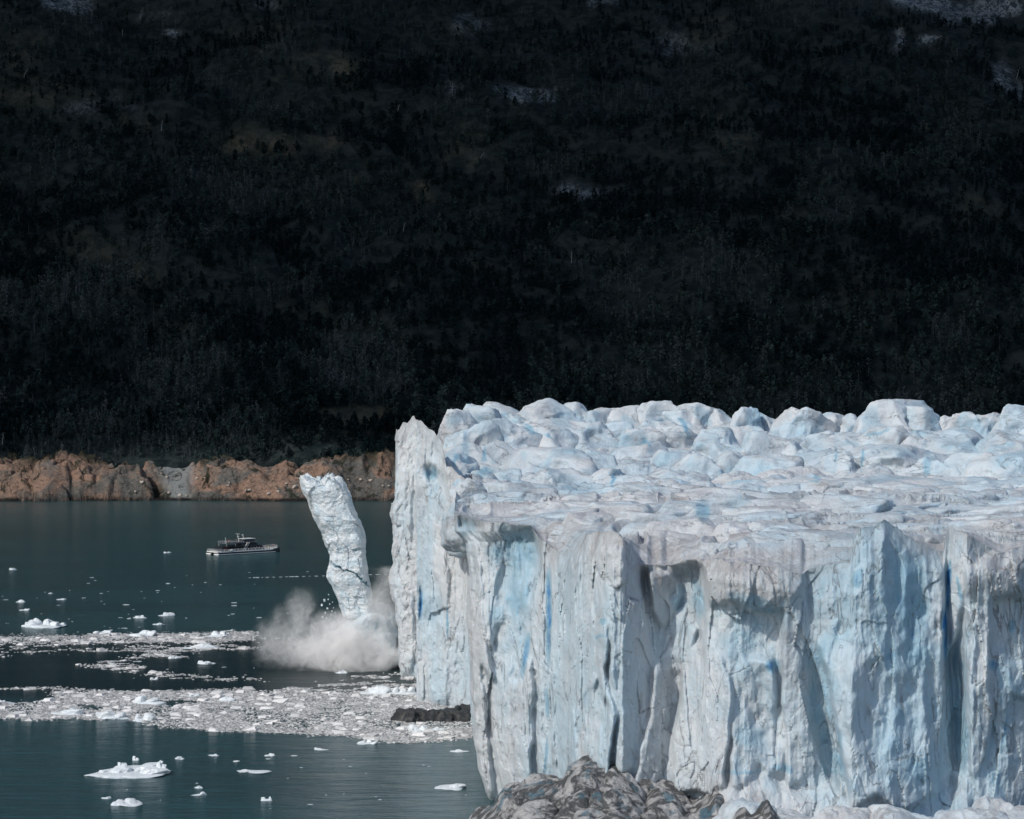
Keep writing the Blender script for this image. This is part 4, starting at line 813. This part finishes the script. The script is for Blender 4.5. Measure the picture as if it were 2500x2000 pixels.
floe(328, 1886, 182, 26, 77, "largest foreground floe, low and white with jagged peaks at both ends", None, peaks=[(-0.42, 0.12, 0.4), (-0.18, 0.30, 0.75), (-0.15, 0.07, 1.2), (-0.19, 0.05, 1.1), (0.12, 0.40, 0.9), (0.28, 0.35, 0.75), (0.33, 0.07, 1.45), (0.37, 0.05, 1.4), (0.40, 0.06, 1.1), (0.0, 0.3, 0.6)], sub=5)
# many small drifting pieces on open water
def small_floes():
    r = np.random.default_rng(5); proto = []
    for k in range(6):
        v, f = lump((0, 0, 0), (1, 0.8, 0.34), 0, 2, 70 + k, 8, 10, 0.1); o = mesh("small_floe", v, f, M_FLOE, None, {"blue": np.zeros(len(v))}, smooth=False); proto.append(o)
    spots = []
    while len(spots) < 90:
        z = r.random()
        if z < 0.45: x, y = r.uniform(-20, 720) * (1 if r.random() < .5 else .6), r.uniform(1440, 1540)
        elif z < 0.55: x, y = r.uniform(0, 900), r.uniform(1395, 1440)
        elif z < 0.80: x, y = r.uniform(200, 760), r.uniform(1830, 1980)
        elif z < 0.92: x, y = r.uniform(200, 720), r.uniform(1590, 1670)
        else: x, y = r.uniform(760, 1180), r.uniform(1840, 1960)
        spots.append((x, y, (3 + 12 * r.random() ** 3) * (1 if y < 1600 else 1.2)))
    for x in (610, 625, 640, 652, 668, 684, 700, 712, 724, 741, 756, 772, 790, 806, 824, 846, 870, 888, 905, 922, 940): spots.append((x, 1411 - (x - 600) * 0.025, r.uniform(4, 11)))
    for i, (x, y, wd) in enumerate(spots):
        o = proto[i % 6] if i < 6 else proto[i % 6].copy()
        if i >= 6: COL.objects.link(o)
        Y = Yw(y); w_ = wd * Y / F * 1.2; o.location = ((x - 1250) / F * Y, Y, 0.02); o.rotation_euler = (0, 0, r.uniform(-0.5, 0.5)); o.scale = (w_, w_ * 1.0, w_ * 0.4)
        if y < 1420: lab, g = "speck of ice in the thin dotted line of ice on the far lake", "ice specks on the far lake"
        elif y < 1580: lab, g = "small thin white floe drifting on open water beyond the upper ice band", "small floes beyond the upper ice band"
        elif y < 1700: lab, g = "small scrap of ice on the dark calm water between the ice bands", "ice scraps on the calm water"
        else: lab, g = "small scrap of ice on the open foreground water", "ice scraps on the foreground water"
        tag(o, lab, "ice floe", g)
small_floes()

# ------------------------------------------------------------------ brash ice bands
def poly_in(px, py, poly):
    inside = np.zeros(px.shape, bool); n = len(poly)
    for i in range(n):
        x1, y1 = poly[i]; x2, y2 = poly[(i + 1) % n]
        c = ((y1 > py) != (y2 > py)) & (px < (x2 - x1) * (py - y1) / ((y2 - y1) + 1e-9) + x1); inside ^= c
    return inside
def z3(pts): return [(x / 1.725, 1450 + y / 1.725) for x, y in pts]
BAND = [z3([(-1600, 185), (0, 180), (300, 175), (500, 170), (600, 170), (900, 165), (1150, 155), (1160, 190), (1130, 198), (800, 205), (500, 205), (250, 215), (100, 232), (-1600, 240)]),
        z3([(480, 240), (620, 222), (900, 215), (1180, 218), (1180, 232), (900, 240), (760, 250), (760, 270), (650, 262), (560, 275), (480, 290), (560, 300), (600, 318), (700, 330), (900, 352), (1120, 360), (1110, 368), (860, 362), (640, 345), (520, 325), (430, 312), (370, 305), (450, 285), (600, 262), (660, 250)]),
        z3([(-1600, 245), (0, 248), (300, 236), (440, 232), (440, 240), (200, 248), (0, 265), (-1600, 262)]),
        z3([(-1600, 395), (0, 400), (120, 394), (300, 398), (500, 408), (720, 410), (900, 403), (1150, 402), (1250, 390), (1380, 372), (1450, 350), (1700, 335), (1790, 340), (1990, 430), (2010, 560), (2015, 600), (1850, 625), (1690, 632), (1560, 615), (1480, 600), (1050, 582), (880, 572), (640, 556), (560, 530), (420, 532), (0, 526), (-1600, 520)])]
HOLES = [z3([(-1600, 408), (30, 405), (200, 402), (280, 408), (230, 425), (260, 440), (190, 455), (80, 460), (-1600, 455)]), z3([(560, 456), (620, 450), (860, 450), (900, 455), (840, 462), (700, 464)]), z3([(320, 472), (380, 468), (450, 480), (400, 492), (330, 486)])]
def brash():
    # fine grid of slush following the masks
    NX, NYg = 1800, 700
    pyr = np.linspace(1535, 1830, NYg); Yr = F * H / (pyr - HY); pxr = np.linspace(-750, 1180, NX)
    PX, PY = np.meshgrid(pxr, pyr); Yg = np.broadcast_to(Yr[:, None], PX.shape); Xg = (PX - 1250) / F * Yg
    p = np.stack([Xg.ravel(), Yg.ravel(), 0 * Xg.ravel()], -1)
    def mask(px, py, p):
        wx = px + fbm(p / 7.0, 3, 3) * 24; wy = py + fbm(p / 7.0, 3, 4) * 5
        m = np.zeros(px.shape, bool)
        for b in BAND: m |= poly_in(wx, wy, b)
        for b in HOLES: m &= ~poly_in(wx, wy, b)
        thin = (wy > 1572) & (wy < 1668) & (wx < 700)
        m &= ~(thin & (fbm(p * np.array([1 / 5.0, 1 / 3.0, 1]), 4, 12) < 0.05))
        near_splash = (px > 620) & (py < 1690) & (fbm(p / 4.0, 3, 8) < 0.0 + (1690 - py) * 0.004)
        return m & ~near_splash
    m = mask(PX.ravel(), PY.ravel(), p)
    dens = fbm(p * np.array([1 / 9.0, 1 / 14.0, 1]), 4, 14)
    m2 = (m & (dens > -0.22)).reshape(PX.shape)
    z = 0.06 + 0.10 * np.clip(fbm(p * np.array([1, 0.6, 1]) / 0.9, 3, 21), -1, 1)
    V = np.stack([Xg.ravel(), Yg.ravel(), z], -1)
    cell = m2[:-1, :-1] & m2[1:, 1:] & m2[1:, :-1] & m2[:-1, 1:]
    Fq = grid_faces(NYg, NX)[cell.ravel()]
    used, inv = np.unique(Fq.ravel(), return_inverse=True); V = V[used]; Fq = inv.reshape(-1, 4)
    # fragments
    n = 240000; pyv = 1535 + 300 * RNG.random(n); Yv = F * H / (pyv - HY)
    Yv = RNG.uniform(F * H / (1835 - HY), F * H / (1535 - HY), n); pyv = HY + F * H / Yv; pxv = RNG.uniform(-750, 1180, n)
    q = np.stack([(pxv - 1250) / F * Yv, Yv, 0 * Yv], -1)
    dq = fbm(q * np.array([1 / 9.0, 1 / 14.0, 1]), 4, 14); jx = RNG.normal(size=n) * 14; jy = RNG.normal(size=n) * 2.4 * (RNG.random(n) < 0.35)
    k = mask(pxv + jx, pyv + jy, q) & ((dq > -0.25) | (RNG.random(n) < 0.45)); q = q[k]; N = len(q)
    s = 0.09 + 0.20 * RNG.random(N) ** 2 + 1.3 * RNG.random(N) ** 130
    cube = np.array([(-1, -1, -.5), (1, -1, -.5), (1, 1, -.5), (-1, 1, -.5), (-.7, -.7, .9), (.7, -.6, .8), (.6, .7, 1), (-.7, .7, .7)])
    C = cube[None] * (1 + 0.45 * (RNG.random((N, 8, 3)) - 0.5) * 2)
    th = RNG.random(N) * 6.28; c, sn = np.cos(th)[:, None], np.sin(th)[:, None]
    X = C[..., 0] * c - C[..., 1] * sn; Yc = C[..., 0] * sn + C[..., 1] * c
    FV = np.stack([X * s[:, None] * 1.25, Yc * s[:, None], C[..., 2] * s[:, None] * 0.50], -1) + q[:, None, :] + np.array([0, 0, 0.06])
    cf = np.array([(0, 1, 5, 4), (1, 2, 6, 5), (2, 3, 7, 6), (3, 0, 4, 7), (4, 5, 6, 7)])
    FF = (np.arange(N)[:, None, None] * 8 + cf[None]).reshape(-1, 4)
    tone = np.repeat(np.clip(0.14 + 0.80 * RNG.random(N) ** 1.5 + 0.4 * sst(0.6, 1.4, s), 0, 1), 8)
    VV = np.concatenate([V, FV.reshape(-1, 3)]); FA = np.concatenate([Fq, FF + len(V)])
    mi = np.concatenate([np.zeros(len(Fq)), np.ones(len(FF))])
    o = mesh("brash_ice", VV, FA, [M_SLUSH, M_BRASH], None, {"tone": np.concatenate([np.zeros(len(V)), tone])}, smooth=False, midx=mi)
    tag(o, "drifting bands of crushed grey-white brash ice on the lake", "brash ice", kind='stuff')
    print("brash fragments", N)
brash()

# ------------------------------------------------------------------ boulders and snags on the shore
def boulders():
    r = np.random.default_rng(3)
    spots = [(418, 1172), (408, 1168), (475, 1162), (557, 1190), (720, 1194), (700, 1184), (600, 1206), (345, 1205), (560, 1180), (480, 1170), (500, 1170), (395, 1158), (760, 1180), (880, 1178), (935, 1188), (950, 1190), (905, 1174), (850, 1180), (330, 1203), (610, 1200), (655, 1208), (680, 1204), (455, 1212), (440, 1210), (412, 1206)]
    for i, (px, py) in enumerate(spots):
        best = None
        for Y in np.arange(Y0 - 2, Y0 + 50, 0.7):
            X = (px - 1250) / F * Y; hh = shore_h(X, Y); e = HY + (H - hh) / Y * F
            if e <= py: best = (X, Y, hh); break
        if best is None: continue
        s = r.uniform(1.0, 2.4) * (1.5 if i in (4, 14) else 1)
        v, f = lump((0, 0, 0), (s * 1.3, s, s), r.uniform(0, 3), 3, 300 + i, 9, 14, 0.08)
        o = mesh("boulder", v, f, M_BOULDER); o.location = (best[0], best[1], best[2] + s * 0.15)
        tag(o, {4: "larger pale boulder on the lakeshore left of the leaning pillar's top", 14: "larger pale boulder on the lakeshore between the pillar and the glacier"}.get(i, "small pale boulder lying on the far rocky lakeshore"), "boulder", "pale boulders along the far lakeshore")
M_BOULDER = flat("boulder_stone", (0.40, 0.34, 0.29), 0.9)
boulders()
M_DEAD = flat("bleached_wood", (0.20, 0.21, 0.21), 0.9)
def snag(px, py, hpx, lean, label):
    best = None
    for Y in np.arange(1680, 2600, 1.5):
        X = (px - 1250) / F * Y; hh = float(hill_h(np.array([X]), np.array([Y]))[0])
        if Y < Y0 + 64 and -520 < X < 250: hh = max(hh, shore_h(X, Y))
        if HY + (H - hh) / Y * F <= py: best = (X, Y, hh); break
    if best is None: return
    X, Y, z = best; Hm = hpx / F * Y * 1.2; r = random.Random(int(px)); root = empty("dead_tree", (X, Y - 2.5, z))
    def tube(a, b, r0, r1, n=6, seg=5, wob=0.2):
        V = []; Fc = []; a = Vector(a); b = Vector(b)
        for i in range(seg + 1):
            t = i / seg; c = a.lerp(b, t) + Vector((r.uniform(-wob, wob), r.uniform(-wob, wob), 0)) * (t > 0); rad = r0 + (r1 - r0) * t
            for k in range(n): V.append((c.x + math.cos(k * 6.283 / n) * rad, c.y + math.sin(k * 6.283 / n) * rad, c.z))
        for i in range(seg):
            for k in range(n): Fc.append((i * n + k, i * n + (k + 1) % n, (i + 1) * n + (k + 1) % n, (i + 1) * n + k))
        return V, Fc
    v, f = tube((0, 0, -1), (lean * Hm, 0, Hm), 0.32, 0.10); mesh("trunk", v, f, M_DEAD, root)
    for k in range(4):
        t = 0.4 + 0.14 * k; s = 1 if k % 2 else -1
        v, f = tube((lean * Hm * t, 0, Hm * t), (lean * Hm * t + s * Hm * 0.16, r.uniform(-1, 1), Hm * (t + 0.16)), 0.16, 0.05, 5, 3, 0.1); mesh("branch", v, f, M_DEAD, root)
    tag(root, label, "dead tree")
for a in [(58, 190, 18, .5, "leaning bleached dead tree on the slope at the far left"), (395, 318, 20, .1, "bent pale dead trunk on the slope below the left rocky ledge"), (162, 382, 12, .0, "small pale snag in the dark woods on the left slope"), (555, 1062, 18, 0, "pale upright dead trunk at the forest edge above the orange rocks"), (970, 282, 14, .3, "short pale snag at the middle of the slope"), (1105, 232, 24, 0, "tall pale snag above the central dark forest"),
          (1165, 395, 18, .8, "slanting pale trunk in the central forest"), (985, 565, 16, .2, "pale stub low in the central slope"), (430, 1030, 20, .05, "thin upright snag at the foot of the forest on the left"), (485, 1000, 14, 0, "slim grey snag in the lower left forest"), (895, 1050, 14, 0, "small grey snag near the forest edge left of the glacier"), (1395, 640, 22, 0, "lone grey snag in the dark forest above the glacier"),
          (2480, 195, 22, .3, "pale trunk beside the grey rock patch at the upper right"), (300, 90, 12, 0, "grey snag near the pale rocks at the upper left"), (8, 1085, 24, .05, "upright grey snag at the left edge above the shore")]: snag(*a)

# ------------------------------------------------------------------ tour boat
def boat():
    LB, BM = 36.0, 9.4; th = math.radians(40)
    Yb = Yw(1355); cx = (560 - 1250) / F * Yb
    c = P(597, 1350, Yw(1350)); root = empty("tour_boat", (c[0], Yw(1351), 0), th)
    tag(root, "dark catamaran tour boat with white hulls crowded with passengers on the open lake", "boat")
    white = flat("boat_white", (0.72, 0.72, 0.70), 0.4, 0, 0.03); glass = flat("boat_glass", (0.012, 0.014, 0.018), 0.15, 0, 0.1); navy = flat("boat_dark_paint", (0.025, 0.028, 0.035), 0.4, 0, 0.1); deckm = flat("boat_deck", (0.20, 0.20, 0.20), 0.8); grey = flat("boat_grey", (0.13, 0.135, 0.145), 0.5)
    orange = flat("lifebuoy_orange", (0.8, 0.2, 0.03), 0.5)
    class B:
        def __init__(s): s.bm = bmesh.new()
        def box(s, x0, x1, y0, y1, z0, z1, taper=0.0, rake=0.0):
            vs = [s.bm.verts.new(p) for p in [(x0, y0, z0), (x1, y0, z0), (x1, y1, z0), (x0, y1, z0), (x0 + taper, y0 + min(taper, .3), z1), (x1 - rake, y0 + min(taper, .3), z1), (x1 - rake, y1 - min(taper, .3), z1), (x0 + taper, y1 - min(taper, .3), z1)]]
            for f in ((0, 3, 2, 1), (4, 5, 6, 7), (0, 1, 5, 4), (1, 2, 6, 5), (2, 3, 7, 6), (3, 0, 4, 7)): s.bm.faces.new([vs[i] for i in f])
            return s
        def bar(s, a, b, r):
            a = Vector(a); b = Vector(b); d = b - a; M = Matrix.Translation((a + b) / 2) @ d.to_track_quat('Z', 'Y').to_matrix().to_4x4()
            bmesh.ops.create_cone(s.bm, cap_ends=True, segments=6, radius1=r, radius2=r, depth=d.length, matrix=M); return s
        def out(s, name, mat, parent=root, bev=0.04):
            if bev: bmesh.ops.bevel(s.bm, geom=[e for e in s.bm.edges], offset=bev, segments=1, affect='EDGES')
            me = bpy.data.meshes.new(name); s.bm.to_mesh(me); s.bm.free(); me.materials.append(mat); o = bpy.data.objects.new(name, me); COL.objects.link(o); o.parent = parent; return o
    L2 = LB / 2
    for sy in (-1, 1):                          # two slender hulls, rounded noses at the near end
        n = 26; V = []; Fc = []; prof = [(-1, 1.55), (-1, 0.9), (-0.75, 0.0), (0, -0.5), (0.75, 0.0), (1, 0.9), (1, 1.55)]
        for i in range(n + 1):
            t = i / n; x = -L2 + t * LB; wd = 1.15 * min(1, (math.sin(min(t * 7, 1.57)) * 0.75 + 0.25)) * (1 if t < 0.8 else 1 - ((t - 0.8) / 0.2) ** 2 * 0.8); rise = 0.9 * max(0, t - 0.8) / 0.2
            for yy, zz in prof: V.append((x, sy * 3.4 + yy * wd, zz + (rise if zz > 0.5 else rise * 0.5)))
        m = len(prof)
        for i in range(n):
            for k in range(m - 1): Fc.append((i * m + k, i * m + k + 1, (i + 1) * m + k + 1, (i + 1) * m + k))
        Fc.append(tuple(range(m))); Fc.append(tuple(n * m + k for k in range(m)))
        hull = mesh("hull", V, Fc, navy, root, smooth=False)
        B().box(-L2 + 0.3, L2 - 3, sy * 4.56, sy * 4.62, 0.25, 0.60).out("waterline_stripe", white, hull, 0) if sy < 0 else None
        v, f = lump((-L2 + 0.4, sy * 3.4, 0.35), (2.2, 2.5, 1.5), 0, 3, 5, 6, 6, 0.01); mesh("hull_nose", v, f, white, hull)
    pts = [(-L2 + 0.3, -4.7), (L2 - 5, -4.7), (L2 - 1.5, -3.4), (L2 + 0.2, -1.2), (L2 + 0.2, 1.2), (L2 - 1.5, 3.4), (L2 - 5, 4.7), (-L2 + 0.3, 4.7)]
    V = [(x, y, z + (0.55 if x > L2 - 4 else 0)) for z in (1.5, 2.0) for x, y in pts]; n = len(pts); Fc = [tuple(reversed(range(n))), tuple(range(n, 2 * n))] + [(i, (i + 1) % n, n + (i + 1) % n, n + i) for i in range(n)]
    mesh("deck", V, Fc, white, root, smooth=False)
    B().box(-L2 + 3.5, L2 - 8.5, -3.7, 3.7, 2.02, 4.3, 0.5, 1.6).out("lower_cabin", navy)
    wnd = B(); x = -L2 + 4.6
    while x < L2 - 11: wnd.box(x, x + 1.5, -3.74, -3.50, 2.9, 4.0); x += 1.9
    wnd.out("window_band", glass, bev=0)
    pil = B(); x = -L2 + 4.4
    while x < L2 - 7: pil.box(x, x + 0.14, -4.62, -4.48, 2.0, 3.2); x += 1.9
    pil.out("deck_post", white, bev=0)
    B().box(-L2 + 3.0, L2 - 10.5, -4.4, 4.4, 4.32, 4.5).out("upper_deck", navy)
    B().box(-3.5, L2 - 11.5, -3.3, 3.3, 4.52, 6.2, 0.4, 2.2).out("upper_cabin", navy)
    B().box(-1.5, L2 - 13.0, -3.34, 3.34, 5.0, 5.9).out("upper_window", glass, bev=0)
    B().box(-3.9, L2 - 12.8, -3.6, 3.6, 6.22, 6.36).out("upper_roof", grey)
    wh = B().box(-2.0, 4.8, -2.3, 2.3, 6.38, 8.0, 0.2, 0.9).out("wheelhouse", navy)
    B().box(-1.5, 4.9, -2.5, 2.5, 8.02, 8.24).out("wheelhouse_roof", white)
    B().box(-12.2, -2.3, -3.6, 3.6, 6.05, 6.2).out("sun_deck", grey)
    for a in ((-11.8, -3.4), (-7, -3.4), (-11.8, 3.4), (-7, 3.4)): B().bar((a[0], a[1], 4.5), (a[0], a[1], 6.05), 0.08).out("deck_pillar", white, bev=0)
    rl = B()
    for yy in (-3.5, 3.5):
        for zz in (6.65, 7.15): rl.bar((-12.1, yy, zz), (-2.4, yy, zz), 0.05)
        x = -12.1
        while x < -2.3: rl.bar((x, yy, 6.2), (x, yy, 7.2), 0.06); x += 1.2
    rl.out("sun_deck_railing", white, bev=0)
    B().box(-12.15, -2.4, -3.56, -3.5, 6.2, 6.75).out("railing_panel", grey, bev=0)
    rl = B(); per = [(x, y, 2.6 if x > L2 - 4 else 2.05) for x, y in [(-L2 + .6, 4.4), (-L2 + .6, -4.5), (-5, -4.5), (L2 - 5, -4.5), (L2 - 1.6, -3.2), (L2, -1.1), (L2, 1.1), (L2 - 1.6, 3.2), (L2 - 5, 4.5), (-L2 + .6, 4.4)]]
    for (a, b) in zip(per[:-1], per[1:]):
        for dz in (0.5, 1.05): rl.bar((a[0], a[1], a[2] + dz), (b[0], b[1], b[2] + dz), 0.045)
        ll = max(1, int(math.hypot(a[0] - b[0], a[1] - b[1]) / 1.4))
        for k in range(ll): t = k / ll; q = [a[j] * (1 - t) + b[j] * t for j in range(3)]; rl.bar(q, (q[0], q[1], q[2] + 1.05), 0.05)
    rl.out("deck_railing", white, bev=0)
    st = B().bar((-3.0, -4.2, 2.1), (-0.5, -3.7, 6.3), 0.14).bar((-1.8, -4.2, 2.1), (0.7, -3.7, 6.3), 0.14)
    for k in range(9): t = k / 9; st.box(-3 + 2.5 * t, -1.8 + 2.5 * t, -4.2, -3.8, 2.2 + 4.1 * t, 2.3 + 4.1 * t)
    st.out("staircase", white, bev=0)
    B().bar((-3.0, 0, 6.2), (-3.5, 0, 11.0), 0.14).bar((-4.6, 0, 11.0), (-2.4, 0, 10.8), 0.12).bar((-3.3, -1, 9.4), (-3.3, 1, 9.4), 0.08).out("mast", white, bev=0)
    B().bar((-1.3, -2, 8.2), (-2.0, -2, 10.4), 0.16).bar((-2.4, -2, 10.4), (-1.7, -2, 10.4), 0.25).out("radar_post", white, bev=0)
    B().bar((-12.1, -3.4, 6.2), (-12.5, -3.4, 9.4), 0.12).bar((-12.9, -3.4, 9.3), (-12.1, -3.4, 9.3), 0.08).out("flag_pole", white, bev=0)
    v, f = lump((-L2 + 8.0, -4.75, 2.5), (2.0, 0.8, 1.0), 0, 3, 6, 5, 5, 0.01); mesh("life_raft", v, f, white, root)
    # people: one continuous skinned figure each
    mats = {}
    def cloth(c):
        if c not in mats: mats[c] = flat("jacket_cloth", c, 0.9)
        return mats[c]
    skin = flat("skin", (0.45, 0.28, 0.2), 0.6); trou = flat("trouser_cloth", (0.04, 0.045, 0.06), 0.9); hairm = flat("hair", (0.03, 0.02, 0.015), 0.8)
    def ptmesh():
        me = bpy.data.meshes.new("person"); bm = bmesh.new(); lay = bm.verts.layers.skin.verify()
        J = [((0, 0, .95), .15), ((0, 0, 1.2), .15), ((0, 0, 1.42), .15), ((0, 0, 1.52), .06), ((0, -.01, 1.66), .105), ((.22, 0, 1.4), .06), ((.30, -.05, 1.12), .045), ((.24, -.22, .98), .035), ((-.22, 0, 1.4), .06), ((-.30, -.05, 1.12), .045), ((-.24, -.22, .98), .035), ((.1, 0, .86), .1), ((.12, -.02, .48), .07), ((.12, 0, .06), .05), ((-.1, 0, .86), .1), ((-.12, -.02, .48), .07), ((-.12, 0, .06), .05), ((.12, -.14, .04), .04), ((-.12, -.14, .04), .04)]
        vs = []
        for i, (p, r_) in enumerate(J): v = bm.verts.new(p); v[lay].radius = (r_, r_ * 0.8 if i < 3 else r_); v[lay].use_root = (i == 0); vs.append(v)
        for a, b in ((0, 1), (1, 2), (2, 3), (3, 4), (2, 5), (5, 6), (6, 7), (2, 8), (8, 9), (9, 10), (0, 11), (11, 12), (12, 13), (0, 14), (14, 15), (15, 16), (13, 17), (16, 18)): bm.edges.new((vs[a], vs[b]))
        bm.to_mesh(me); bm.free(); return me
    src = ptmesh(); tmp = bpy.data.objects.new("tmp", src); COL.objects.link(tmp)
    tmp.modifiers.new("skin", 'SKIN'); tmp.modifiers.new("sub", 'SUBSURF').levels = 1
    dg = bpy.context.evaluated_depsgraph_get(); body = bpy.data.meshes.new_from_object(tmp.evaluated_get(dg)); bpy.data.objects.remove(tmp)
    hv, hf = lump((0, .02, 1.72), (.23, .25, .20), 0, 2, 3, 6, 6, 0.01); hair = mesh("hair", hv, hf, hairm); hair_me = hair.data; bpy.data.objects.remove(hair)
    root.scale = (1.04, 1, 0.88); M = Matrix.Translation(root.location) @ Matrix.Rotation(th, 4, 'Z') @ Matrix.Diagonal((1.04, 1, 0.88, 1))
    def person(x, y, z, c, rz, label, group):
        me = body.copy(); me.name = "person"; me.materials.clear(); me.materials.append(cloth(c)); me.materials.append(trou); me.materials.append(skin)
        for p in me.polygons:
            zz = p.center.z; p.material_index = 2 if (zz > 1.5 or (zz < 1.03 and abs(p.center.x) > .2)) else (1 if zz < 0.95 else 0); p.use_smooth = True
        o = bpy.data.objects.new("person", me); COL.objects.link(o); o.location = M @ Vector((x, y, z)); o.rotation_euler = (0, 0, th + rz)
        hh = bpy.data.objects.new("hair", hair_me); COL.objects.link(hh); hh.parent = o
        tag(o, label, "person", group)
    r = random.Random(4); dull = [(.05, .05, .06), (.1, .1, .12), (.3, .3, .3), (.03, .04, .08), (.5, .5, .5)]
    person(-10.4, -2.9, 6.2, (.8, .22, .03), 0.3, "passenger in bright orange jacket on the boat's upper sun deck", "passengers on the tour boat")
    person(-L2 + 5.2, -4.1, 2.0, (.6, .04, .03), 0.2, "passenger in red jacket by the near-left end of the boat's lower deck", "passengers on the tour boat")
    person(L2 - 2.6, -2.2, 2.55, (.55, .05, .05), 0.2, "passenger in red jacket among the crowd at the boat's right-hand end", "passengers on the tour boat")
    person(L2 - 7.2, -4.0, 2.0, (.6, .38, .12), 0.1, "passenger in tan jacket at the rail near the boat's right-hand end", "passengers on the tour boat")
    for k in range(9): person(-11.6 + k * 1.05, r.uniform(-3.0, -1.2), 6.2, r.choice(dull), r.uniform(-.6, .6), "passenger in dull clothes standing on the boat's upper sun deck", "passengers on the sun deck")
    for k in range(9): person(L2 - 8.2 + k * 0.85, r.uniform(-3.4, 1.5) if k > 5 else r.uniform(-4.2, -3.0), 2.55 if k > 5 else 2.0, r.choice(dull), r.uniform(-.6, .6), "passenger in dull clothes on the open deck at the boat's right-hand end", "passengers on the open end deck")
    for k in range(9): person(-3 + k * 1.5, -4.15, 2.0, r.choice(dull), r.uniform(-.4, .4), "passenger in dull clothes along the boat's lower side rail", "passengers along the side rail")
boat()
print("objects", len(bpy.data.objects))
